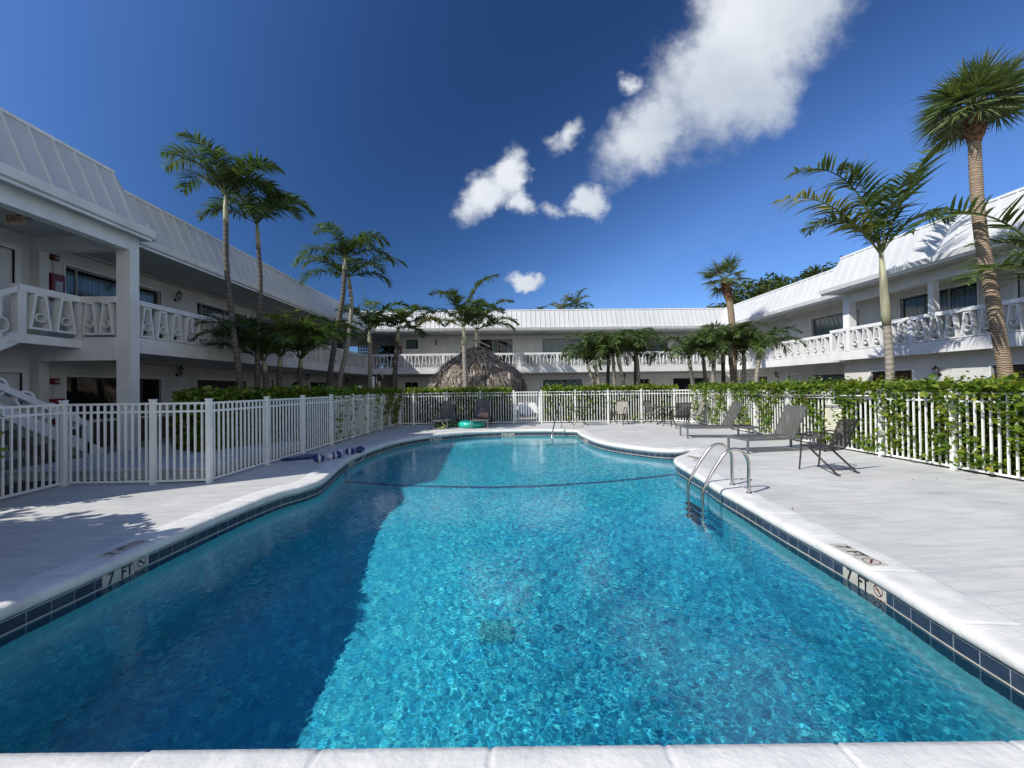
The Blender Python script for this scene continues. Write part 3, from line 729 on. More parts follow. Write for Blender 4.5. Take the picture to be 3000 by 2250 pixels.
# landing rails (short run along the wing, then across to the column)
b = MB(mpL); b.box(8.35, 9.70, 1.06, 1.22, 3.62, ZR); b.box(9.54, 9.70, 1.22, 2.02, 3.62, ZR); b.box(8.35, 8.50, 1.07, 1.21, ZF, 3.62); b.box(9.55, 9.69, 1.07, 1.21, ZF+.06, 3.62)
lr = b.build('landing_railing', 'trim', LW)
meL = baluster_mesh(lambda u, o_, z: (o_, u, z)); meX = baluster_mesh(lambda u, o_, z: (u, o_, z))
for u in (8.76, 9.26): q = link('baluster', meL, lr); q.location = Vector((-11.1+1.14, u, 0))-wloc(lr); q.scale = (1, 1.1, 1)
for x in (1.45, 1.83): q = link('baluster', meX, lr); q.location = Vector((-11.1+x-.03, 9.62, 0))-wloc(lr); q.scale = (.86, 1, 1)
r = mansard(mpL, LW, 9.7, 25.7, 2.05, m0=0, m1=-.5, seam=.41)
mansard(mpL, LW, 4.0, 9.8, 2.65, m0=0, m1=.42, seam=.41)
b = MB(mpL); b.quad((9.8, 2.65, ZG), (9.38, 2.15, ZT), (9.38, .5, ZT), (9.8, .5, ZG)); b.quad((9.8, 2.65, ZG), (9.8, .5, ZG), (9.8, .5, ZS), (9.8, 2.65, ZS)); b.build('hip_end', 'roofmetal', LW)
b = MB(mpL); b.box(25.7, 35, -9, 1.4, ZS+.06, ZT-.06); b.build('corner_roof', 'trim', LW)
for q in upL: (door(mpL, LW, *q) if q[2] < 3 else window(mpL, LW, *q, style='curtain', mull=(.12, .55)))
for q in loL: (door(mpL, LW, *q) if q[2] < .1 else window(mpL, LW, *q, style='none' if q[0] < 14 else 'none', frame='darkframe', mull=(.78,)))
# staircase: lower flight rises towards the camera, upper flight comes down from the landing
b = MB(mpL)
for k in range(9):
    y = 9.2-k*.28; z = k*.165; b.box(y-.28, y, 1.0, 1.9, z, z+.165)
for k in range(8):
    y = 8.2-k*.28; z = ZF-.165*(k+1); b.box(y-.28, y, .0, 1.0, z-.12, z)
b.build('stair_treads', 'walk', LW)
b = MB(mpL)
def strip(y0, z0, y1, z1, h, o0, o1):
    b.add([(y0, o0, z0), (y0, o1, z0), (y0, o1, z0+h), (y0, o0, z0+h), (y1, o0, z1), (y1, o1, z1), (y1, o1, z1+h), (y1, o0, z1+h)], [(0,3,2,1),(4,5,6,7),(0,1,5,4),(1,2,6,5),(2,3,7,6),(3,0,4,7)])
strip(9.30, -.02, 6.75, 1.48, .26, 1.86, 1.98); strip(9.0, .72, 6.55, 2.05, .13, 1.84, 2.0)
b.box(8.95, 9.07, 1.86, 1.98, 0, .86)
strip(8.36, ZF-.22, 6.7, 1.55, .25, 1.08, 1.20); strip(8.36, 3.60, 6.7, 2.55, .13, 1.06, 1.22)
for k in range(5):
    y = 8.67-k*.42; zc = .27+.589*(9.30-y)+.26
    b.torus((y, 1.92, zc+.05), .15, .022, 'x' if False else 'y', 20, 6) if False else None
    n0 = 24; vs = []; fs = []
    for i in range(n0):
        a = 2*math.pi*i/n0
        for rr, oo in ((.165, 1.87), (.165, 1.97), (.125, 1.97), (.125, 1.87)): vs.append((y+rr*math.cos(a), oo, zc+.0+rr*math.sin(a)*1.0))
    for i in range(n0):
        for j in range(4): fs.append((i*4+j, ((i+1) % n0)*4+j, ((i+1) % n0)*4+(j+1) % 4, i*4+(j+1) % 4))
    b.add(vs, fs)
for k in range(3):
    y = 8.12-k*.36; zc = 3.03-.62*(8.36-y)
    b.box(y-.02, y+.02, 1.12, 1.16, zc-.45, zc-.15); b.box(y-.02, y+.02, 1.12, 1.16, zc+.15, zc+.6)
    n0 = 24; vs = []; fs = []
    for i in range(n0):
        a = 2*math.pi*i/n0
        for rr, oo in ((1., 1.10), (1., 1.18), (.8, 1.18), (.8, 1.10)): vs.append((y+.12*rr*math.cos(a), oo, zc+.15*rr*math.sin(a)))
    for i in range(n0):
        for j in range(4): fs.append((i*4+j, ((i+1) % n0)*4+j, ((i+1) % n0)*4+(j+1) % 4, i*4+(j+1) % 4))
    b.add(vs, fs)
b.build('stair_railing', 'trim', LW)
b = MB(mpL); b.tube([(10.0, .03, 5.11), (28.4, .03, 5.11)], .022, 6); b.tube([(10.0, .03, 2.38), (28.4, .04, 2.36)], .018, 6); b.tube([(17.9, .03, 2.38), (17.9, .03, 5.1)], .016, 6); b.box(17.8, 18.0, 0, .08, 3.9, 4.2); b.build('conduit', 'greyframe', LW)
# ---------------- back wing
BW = empty('motel_wing', (2.5, 27.3, 0), 'sunlit-roofed two-storey motel wing closing the far end of the pool', 'building', 'wings of the white motel')
upB = [(-6.63, -5.75, 4.19, 4.86), (-3.97, -3.04, ZF, 4.75), (-2.05, .67, ZF+.05, 4.84), (2.69, 5.43, 3.45, 4.86), (6.7, 7.6, ZF, 4.8), (9.0, 11.4, 3.45, 4.85), (12.6, 13.5, ZF, 4.8)]
loB = [(-6.7, -5.81, .9, 1.97), (-4.03, -3.08, .02, 2.0), (-1.2, 1.4, .8, 2.0), (2.7, 5.4, .8, 2.03), (6.6, 7.4, .02, 2.05), (9.3, 10.1, .9, 2.0), (11.7, 14.2, .7, 2.03)]
b = MB(mpB); wall(b, -7.2, 15.9, 0, ZB, loB); wall(b, -7.2, 15.9, ZB, ZS+.1, upB); b.box(-7.2, -7.04, -7, -.16, 0, ZS); b.box(-7.2, 25, -7.16, -7, 0, ZS)
b.build('wall', 'stucco', BW)
b = MB(mpB); wall(b, -9.75, -9.2, ZB, ZS+.1, [], o=-2.5); wall(b, -10.75, -9.75, ZB, ZS+.1, [(-10.68+.19*i, -10.68+.19*i+.12, 4.02+.22*j, 4.02+.22*j+.13) for i in range(5) for j in range(4)], o=-2.5, th=.1)
wall(b, -11.1, -7.2, 0, ZB, [], o=-2.5)
b.box(-9.2, -7.2, -2.6, -2.5, 4.72, ZS); b.build('block_screen', 'stucco', BW)
b = MB(mpB); b.box(-9.04, 14.9, 0, 1.26, ZB, ZF); b.box(-8.9, 14.8, 1.18, 1.39, ZB-.02, ZF+.10); b.box(-9.7, -7.2, -2.6, 0, ZB, ZF); b.build('balcony_slab', 'trim', BW)
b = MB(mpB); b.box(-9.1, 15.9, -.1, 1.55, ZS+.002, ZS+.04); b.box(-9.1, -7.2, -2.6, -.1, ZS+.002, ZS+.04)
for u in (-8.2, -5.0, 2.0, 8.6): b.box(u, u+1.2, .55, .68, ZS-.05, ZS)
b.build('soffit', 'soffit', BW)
railing(mpB, BW, -8.9, 14.8, 1.3, 1)
mansard(mpB, BW, -9.05, 14.3, 1.6, m0=-.5, m1=-.5, seam=.31, o_back=-9)
for q in upB: (door(mpB, BW, *q) if q[2] == ZF else window(mpB, BW, *q, style={-6.63: 'blind', -2.05: 'part', 2.69: 'blind'}.get(q[0], 'blind'), frame='greyframe', mull={-2.05: (.17, .5, .62), -6.63: ()}.get(q[0], (.5,) if q[0] > 6 else ())))
for q in loB: (door(mpB, BW, *q) if q[2] < .1 else window(mpB, BW, *q, style='blind' if q[0] == 2.7 else 'none', frame='greyframe', mull=(.5,)))
b = MB(mpB); b.tube([(-7.0, .03, 5.08), (15.8, .03, 5.08)], .022, 6); b.tube([(-7.0, .03, 2.35), (15.8, .03, 2.36)], .02, 6); b.box(8.0, 8.15, 0, .07, 3.8, 4.1); b.build('conduit', 'greyframe', BW)
# ---------------- right wing
RW = empty('motel_wing', (15.9, 15, 0), 'two-storey motel wing right of the pool with sunlit white mansard roof', 'building', 'wings of the white motel')
upR = [(24.0, 24.9, ZF, 4.8), (21.15, 22.0, ZF, 4.78), (17.4, 20.2, 3.4, 4.84), (13.0, 15.6, 3.3, 4.86), (10.9, 11.95, ZF, 4.8), (6.8, 9.4, 3.3, 4.86)]
loR = [(23.7, 24.6, 1.0, 2.0), (21.1, 21.95, .02, 2.0), (17.6, 20.1, .8, 1.96)]
loF = [(13.85, 15.45, .8, 1.95), (10.3, 11.55, .7, 1.98), (6.5, 8.5, .8, 1.98)]
b = MB(mpR); wall(b, -2, 27.3, ZB, ZS+.1, upR); wall(b, 16.5, 27.3, 0, ZB, loR); wall(b, -2, 16.5, 0, ZB, loF, o=1.4); b.box(16.5, 16.66, 0, 1.4, 0, ZB)
b.box(-2, 35, -9.1, -9, 0, ZS); b.box(-2.1, -2, -9, 1.4, 0, ZS)
b.build('wall', 'stucco', RW)
b = MB(mpR); b.box(16.75, 26.0, 0, .97, ZB, ZF); b.box(16.75, 26.05, .89, 1.10, ZB-.02, ZF+.10)
b.box(-2, 16.75, 0, 1.78, ZB, ZF); b.box(-2, 16.8, 1.70, 1.92, ZB-.02, ZF+.10); b.box(16.65, 16.8, 1.1, 1.70, ZB-.02, ZF+.10)
b.build('balcony_slab', 'trim', RW)
b = MB(mpR); b.box(15.95, 16.25, 1.48, 1.78, ZF, ZS+.04); b.box(12.83, 13.01, 1.5, 1.70, ZF, 4.82); b.box(7.0, 7.2, 1.5, 1.7, ZF, 4.82); b.box(-2, 15.95, 1.50, 1.76, 4.82, ZS+.04)
b.box(-2, 15.95, 1.76, 1.80, 4.82, 4.90); b.build('portico_column', 'trim', RW)
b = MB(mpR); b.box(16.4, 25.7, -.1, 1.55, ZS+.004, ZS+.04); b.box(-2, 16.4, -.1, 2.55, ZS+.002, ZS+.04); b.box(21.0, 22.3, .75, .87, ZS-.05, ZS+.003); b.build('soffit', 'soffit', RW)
railing(mpR, RW, 16.85, 25.9, 1.0, 1); railing(mpR, RW, -1.5, 16.75, 1.85, 1)
b = MB(mpR); b.box(16.57, 16.75, 1.0, 1.76, 3.63, ZR-.002); b.build('railing_return', 'trim', RW)
mansard(mpR, RW, 16.1, 25.7, 1.6, m0=0, m1=-.5, seam=.41); mansard(mpR, RW, -2, 16.35, 2.6, m0=0, m1=.42, seam=.41)
b = MB(mpR); b.quad((16.35, 2.6, ZG), (15.93, 2.1, ZT), (15.93, .4, ZT), (16.35, .4, ZG)); b.quad((16.35, 2.6, ZG), (16.35, .4, ZG), (16.35, .4, ZS), (16.35, 2.6, ZS)); b.build('hip_end', 'roofmetal', RW)
b = MB(mpR); b.box(25.7, 35, -9, 1.2, ZS+.06, ZT-.06); b.build('corner_roof', 'trim', RW)
for q in upR: (door(mpR, RW, *q) if q[2] == ZF else window(mpR, RW, *q, style='blind' if q[0] > 17 else 'curtain', frame='greyframe', mull=(.35,) if q[0] < 17 else ()))
for q in loR: (door(mpR, RW, *q) if q[2] < .1 else window(mpR, RW, *q, style='curtain' if q[0] < 20 else 'none', frame='greyframe', mull=(.35,)))
for q in loF: window(mpR, RW, *q, style='bamboo', o=1.4, frame='darkframe', mull=(.5,))

# ================================================================== small things on the building
def lantern_proto():
    root = empty('wall_lantern', (0, 0, 0))
    b = MB(); b.lathe([(.001, -.0), (.055, 0), (.055, .02), (.02, .03)], (0, 0, 0), 12)
    b.v = [(x, z, y) for x, y, z in b.v]                     # backplate against the wall (local +Y points out)
    b.tube([(0, .02, 0), (0, .08, -.05), (0, .14, -.06), (0, .15, .0)], .011, 6); b.build('bracket', 'black', root)
    b = MB(); b.lathe([(.03, .0), (.045, .02), (.05, .03), (.03, .035)], (0, .15, 0), 6); b.lathe([(.095, .20), (.09, .215), (.03, .27), (.012, .29), (.012, .33), (.002, .35)], (0, .15, 0), 6)
    for k in range(6):
        a = 2*math.pi*k/6; b.bar((.045*math.cos(a), .15+.045*math.sin(a), .03), (.078*math.cos(a), .15+.078*math.sin(a), .21), .008)
    b.build('cage', 'black', root)
    b = MB(); b.lathe([(.036, .035), (.066, .20)], (0, .15, 0), 6); b.build('lamp_glass', 'lampglass', root)
    return root
LP = lantern_proto()
lant = [((-11.1, 13.75, 4.62), -90, 'black wall lantern on the upper left balcony, beside the column'), ((-11.1, 13.8, 2.08), -90, 'black wall lantern on the left wing ground floor, nearest the stairs'),
        ((-11.1, 22.7, 2.12), -90, 'black wall lantern behind the short palms on the left ground floor'), ((-11.1, 28.2, 2.0), -90, 'black wall lantern at the far end of the left ground floor'),
        ((-4.53, 27.3, 4.5), 180, 'black wall lantern left of the door on the far upper balcony'), ((8.3, 27.3, 2.05), 180, 'black wall lantern on the far ground floor behind the palm cluster'),
        ((15.9, 22.75, 4.55), 90, 'black wall lantern by the door on the right upper balcony'), ((15.9, 22.75, 1.95), 90, 'black wall lantern beside the door of the right ground floor'),
        ((14.5, 12.95, 1.75), 90, 'black lantern on the sunlit right ground floor wall near the tall fan palm'), ((15.9, 12.45, 4.45), 90, 'black wall lantern on the right upper balcony behind the tall fan palm trunk')]
for i, (loc, rz, lab) in enumerate(lant):
    o = LP if i == 0 else copy_tree(LP)
    o.location = loc; o.rotation_euler.z = R(rz); tag(o, lab, 'wall lamp', 'black lanterns on the motel walls')
for n_, (z0, lab) in enumerate(((3.8, 'dark red fire extinguisher cabinet on the upper left balcony wall'), (.75, 'dark red fire extinguisher cabinet on the left ground floor wall'))):
    e = empty('extinguisher_cabinet', (-11.1, 9.75, z0), lab, 'fire cabinet', 'red fire cabinets')
    b = MB(); b.box(-11.08, -10.87, 9.86, 10.16, z0, z0+.62); b.build('box', 'red', e, bevel=.02)
    b = MB(); b.box(-10.87, -10.862, 9.93, 10.09, z0+.2, z0+.44); b.build('door_glass', 'lampglass', e)
    b = MB(); b.tube([(-11.09, 10.08, z0+.62), (-11.09, 10.08, z0+.98)], .01, 6); b.build('conduit', 'soffit', e)
    e2 = empty('fire_alarm', (-11.1, 9.92, z0+1.02), lab.replace('extinguisher cabinet', 'alarm box above the cabinet'), 'fire alarm', 'red fire alarms')
    b = MB(); b.box(-11.09, -11.0, 10.0, 10.15, z0+.98, z0+1.12); b.build('box', 'red', e2, bevel=.008)
    b = MB(); b.box(-11.0, -10.97, 10.04, 10.11, z0+1.01, z0+1.07); b.build('strobe', 'lampglass', e2)
e = empty('extinguisher_cabinet', (-7.0, 27.3, 3.85), 'dark red fire extinguisher cabinet at the left end of the far upper balcony', 'fire cabinet', 'red fire cabinets')
b = MB(); b.box(-7.12, -6.86, 27.1, 27.29, 3.85, 4.42); b.build('box', 'red', e, bevel=.02); b = MB(); b.box(-7.05, -6.93, 27.09, 27.1, 3.95, 4.15); b.build('door_glass', 'lampglass', e)
e = empty('exit_sign', (-9.9, 8.1, 5.19), 'lit-look cream EXIT sign with red letters under the left porch ceiling', 'exit sign')
b = MB(); b.box(-9.82, -9.46, 8.08, 8.13, 4.86, 5.08); b.box(-9.68, -9.60, 8.09, 8.12, 5.08, 5.19); b.build('body', 'exitwhite', e, bevel=.006)
text('EXIT', .17, 'lettering', 'exitred', e, Matrix.Translation((.26, -.024, -.22)) @ Matrix.Rotation(R(90), 4, 'X'), .82, bold=.004)
b = MB(); b.lathe([(.03, -.02), (.05, 0), (.03, .06)], (-9.36, 8.1, 4.94), 10); b.build('lamp_head', 'greyframe', e)

# ================================================================== fences
def fence(name, pts, label, z=(.055, 1.18, 1.31), gates=(), skip=()):
    root = empty(name, (pts[0][0], pts[0][1], 0), label, 'fence', 'white picket fences round the pool')
    for i, (x, y) in enumerate(pts):
        if i in skip: continue
        b = MB(); b.box(x-.035, x+.035, y-.035, y+.035, -.03, 1.36); b.box(x-.041, x+.041, y-.041, y+.041, 1.36, 1.385); b.build('post', 'fence', root)
    for i in range(len(pts)-1):
        a = Vector((*pts[i], 0)); c = Vector((*pts[i+1], 0)); d = (c-a).normalized(); L = (c-a).length
        g = i in gates; gap = .045 if g else .035
        p, q = a+d*gap, c-d*gap
        b = MB()
        for zz in z: b.bar(p+Vector((0, 0, zz)), q+Vector((0, 0, zz)), .028, .034)
        n = max(1, round(L/(.11 if not g else .105))-1)
        for k in range(1, n+1):
            w = a.lerp(c, k/(n+1)); b.bar(w+Vector((0, 0, z[0]+.017)), w+Vector((0, 0, z[2]-.017)), .024)
        if g:
            for w in (p, q): b.bar(w+d*(.03 if w is p else -.03)+Vector((0, 0, .05)), w+d*(.03 if w is p else -.03)+Vector((0, 0, 1.31)), .045)
        pan = b.build('gate' if g else 'panel', 'fence', root)
        if g:
            b = MB(); w = q-d*.05+Vector((0, 0, 1.1)); b.bar(w, w+Vector((0, 0, .28)), .04); b.build('latch', 'rubber', pan)
    return root
FL = [(-6.98, 5.42), (-7.12, 6.62), (-5.70, 6.62), (-4.85, 6.68), (-4.80, 8.20), (-4.75, 9.55), (-4.70, 11.0), (-4.65, 12.38), (-4.60, 13.62), (-4.55, 14.95), (-4.46, 16.1), (-4.33, 16.85)]
FB = [(-4.33, 16.85), (-3.77, 16.80), (-2.38, 16.80), (-.98, 16.80), (.42, 16.78), (1.58, 16.72), (2.99, 16.68), (4.36, 16.62), (5.74, 16.56), (7.10, 16.5), (7.60, 16.0)]
FR = [(7.60, 16.0), (7.64, 14.75), (7.66, 13.4), (7.67, 12.0), (7.68, 10.62), (7.69, 9.25), (7.70, 8.0), (7.71, 6.70), (7.72, 5.32), (7.73, 3.95), (7.74, 2.5)]
fence('picket_fence', FL, 'white metal picket fence along the left side of the pool deck', gates=(7,))
fence('picket_fence', FB[1:-1], 'white metal picket fence with gate across the far end of the deck', gates=(3,))
fence('picket_fence', [FB[-2]]+FR, 'white metal picket fence along the right side, overgrown with hedge', skip=(0,))
# side stub joining left and back
fence('picket_fence', [FL[-1], FB[1]], 'short white picket fence piece at the far left corner of the deck', skip=(0, 1))

# ================================================================== foliage builders
def leafcloud(C, size, seed, flat=.5, asp=.62):
    """leaf-shaped quads (two triangles folded) at centres C with random headings"""
    rng = np.random.default_rng(seed); n = len(C)
    a = rng.uniform(0, 2*np.pi, n); el = rng.normal(.25, flat, n)
    d = np.stack([np.cos(a)*np.cos(el), np.sin(a)*np.cos(el), np.sin(el)], 1)
    u = np.stack([rng.normal(0, .45, n), rng.normal(0, .45, n), np.ones(n)], 1)
    s = np.cross(d, u); s /= np.linalg.norm(s, axis=1)[:, None]
    L = (size*np.exp(rng.normal(0, .28, n)))[:, None]
    nn = np.cross(s, d)
    p0 = C-d*L*.5; p2 = C+d*L*.5-nn*L*.08; p1 = C+s*L*asp*.5+nn*L*.10; p3 = C-s*L*asp*.5+nn*L*.10
    q1 = C+d*L*.25+s*L*asp*.42+nn*L*.06; q3 = C+d*L*.25-s*L*asp*.42+nn*L*.06
    r1 = C-d*L*.25+s*L*asp*.40+nn*L*.06; r3 = C-d*L*.25-s*L*asp*.40+nn*L*.06
    V_ = np.stack([p0, r1, q1, p2, q3, r3], 1).reshape(-1, 3)
    i = np.arange(n)*6
    F_ = np.concatenate([np.stack([i, i+1, i+2, i+3], 1), np.stack([i, i+3, i+4, i+5], 1)])
    return V_, F_
def nz(P, s, seed):
    """cheap smooth noise in -1..1"""
    rng = np.random.default_rng(seed); r = np.zeros(len(P))
    for k in range(6):
        w = rng.normal(0, 1, 3)*s*(1+.5*k); r += np.sin(P@w+rng.uniform(0, 6.28))/(1+.4*k)
    return r/2.6
def hedge(name, path, label, h=1.55, w=.75, seed=0, dens=1., leaf=.085, front=None, patch=.0, cat='hedge', face=None, fence_off=.28, hole=.0):
    """path: fence-side line; the hedge fills the strip on the far side (left of the walk); leaves creep through the pickets"""
    root = empty(name, (path[0][0], path[0][1], 0), label, cat, 'hedges behind the pool fence')
    rng = np.random.default_rng(seed); allc = []; b = MB()
    for i in range(len(path)-1):
        a = np.array([*path[i], 0.]); c = np.array([*path[i+1], 0.]); d = c-a; L = np.linalg.norm(d); d /= L; nrm = np.array([-d[1], d[0], 0.])
        n = int(L*h*800*dens); t = rng.uniform(0, L, n); z = rng.uniform(.05, h, n)**1.0; o = np.abs(rng.normal(0, .12, n))+fence_off*.25
        P = a+np.outer(t, d)+np.outer(o, nrm); P[:, 2] = z; k = nz(P, 3.0, 5) > patch-.15*rng.random(n)*0; P = P[k]; allc.append(P)
        n = int(L*260*dens*(w+.3)); t = rng.uniform(0, L, n); o = rng.uniform(-.10, w, n)          # crown of the hedge
        P = a+np.outer(t, d)+np.outer(o, nrm); P[:, 2] = h-.10+.05*nz(P, 4, 9)+rng.normal(0, .05, n)+rng.exponential(.035, n)-.12*np.clip((o-w+.15)/.15, 0, 1); allc.append(P)
        n = int(L*260*dens); t = rng.uniform(0, L, n); o = rng.normal(-.12, .09, n)                # shaggy fringe over the top rail
        P = a+np.outer(t, d)+np.outer(o, nrm); P[:, 2] = h-.06-rng.exponential(.10, n); allc.append(P)
        if front:                                                                                   # strands that grow out between the pickets
            n = int(L*h*front); t = rng.uniform(0, L, n); o = rng.normal(-.17, .055, n); P = a+np.outer(t, d)+np.outer(o, nrm); P[:, 2] = rng.uniform(.1, h, n)
            k = nz(P*np.array([1, 1, .45]), 4.2, 21) > hole; allc.append(P[k])
        m_ = a+nrm*(fence_off+w*.5); e_ = c+nrm*(fence_off+w*.5)
        b.bar((m_[0], m_[1], (h-.22)/2), (e_[0], e_[1], (h-.22)/2), w*.72-.1, h-.26)  # solid dark core standing in for the shade inside the hedge
        for k in range(int(L*7)):                                                                    # bare stems
            t_ = rng.uniform(0, L); p = a+d*t_+nrm*rng.uniform(.08, .3); q = p+np.array([rng.normal(0, .12), rng.normal(0, .12), h*.8])
            b.tube([p, (p+q)/2+rng.normal(0, .05, 3), q], .008, 4, cap=False)
    for (e0, e1) in ((path[0], path[1]), (path[-1], path[-2])):
        a = np.array([*e0, 0.]); c = np.array([*e1, 0.]); d = c-a; d /= np.linalg.norm(d); nrm = np.array([-d[1], d[0], 0.])*(1 if e0 is path[0] else -1)
        n = int(900*dens*h*w); P = a+np.outer(rng.normal(.03, .07, n), d)+np.outer(rng.uniform(.05, fence_off+w, n), nrm); P[:, 2] = rng.uniform(.05, h-.05, n); allc.append(P)
    P = np.concatenate(allc); V_, F_ = leafcloud(P, leaf, seed+1, .55, .72)
    dry = np.repeat(np.clip(rng.normal(-.25, .35, len(P)), 0, .9)**1, 6)
    b.build('stems', 'core', root); npmesh('foliage', V_, F_, 'hedge', root, dry=dry)  # stems mesh also holds the dark shade core
    return root
rev = lambda p: [tuple(q) for q in p[::-1]]
hedge('hedge', [(-.98+1.30, 16.97), (-4.2, 17.02)][::-1], 'clipped hedge behind the far fence, left of the gate in front of the thatched hut', seed=2, h=1.50, leaf=.10, front=240, patch=-.25)
hedge('hedge', [(1.75, 16.93), (7.35, 16.75)], 'clipped hedge behind the far fence, right of the gate', seed=3, h=1.52, leaf=.10, front=240, patch=-.2)
hedge('hedge', [(7.85, 2.6), (7.82, 9.0), (7.78, 16.1)][::-1], 'bright leafy hedge growing through the right fence', seed=4, h=1.53, w=.85, leaf=.080, front=540, patch=-.35, dens=1.15, hole=-.12)
hedge('hedge', [(-4.95, 11.0), (-4.88, 13.5), (-4.78, 15.0), (-4.5, 16.95)], 'shaded hedge growing through the far part of the left fence', seed=5, h=1.53, w=.9, leaf=.09, front=760, patch=-.35, hole=-.25)
hedge('hedge', [(-6.6, 8.9), (-5.6, 10.6), (-5.3, 11.0)], 'dark shaded hedge behind the stone platform on the left', seed=6, h=1.54, w=1.0, leaf=.11, patch=-.4)
def bush(name, c, r, h, label, cat, n, leaf, seed, z0=0., mt='treeleaf', trunk=0, grp=None):
    root = empty(name, (c[0], c[1], 0), label, cat, grp); rng = np.random.default_rng(seed)
    lobes = [(rng.normal(0, .42, 3)*np.array([r, r, h*.32])+np.array([c[0], c[1], z0+h*.55]), rng.uniform(.30, .52)) for k in range(16)]
    Ps = []
    for (lc, s) in lobes:
        d = rng.normal(0, 1, (n//16, 3)); d /= np.linalg.norm(d, axis=1)[:, None]; rad = rng.uniform(.55, 1.08, (n//16, 1))
        Ps.append(lc+d*rad*np.array([r*s*1.3, r*s*1.3, h*s*.62]))
    P = np.concatenate(Ps); P = P[P[:, 2] > .03]; P = P[nz(P, 1.6/r*1.2, seed+3) > -.55]; V_, F_ = leafcloud(P, leaf, seed, .5)
    b = MB(); b.tube([(c[0], c[1], -.03), (c[0]+.05, c[1], z0+h*.3), (c[0], c[1]+.1, z0+h*.5)], [.05*h+.02, .04*h, .02*h], 8)
    for k in range(8):
        lc = lobes[k][0]; b.tube([(c[0], c[1], z0+h*.22), (np.array([c[0], c[1], z0+h*.35])+lc)/2, lc], [.025*h, .015*h, .006*h], 6)
    b.build('trunk', 'treebark', root); npmesh('crown', V_, F_, mt, root, dry=np.zeros(len(V_)))
    return root

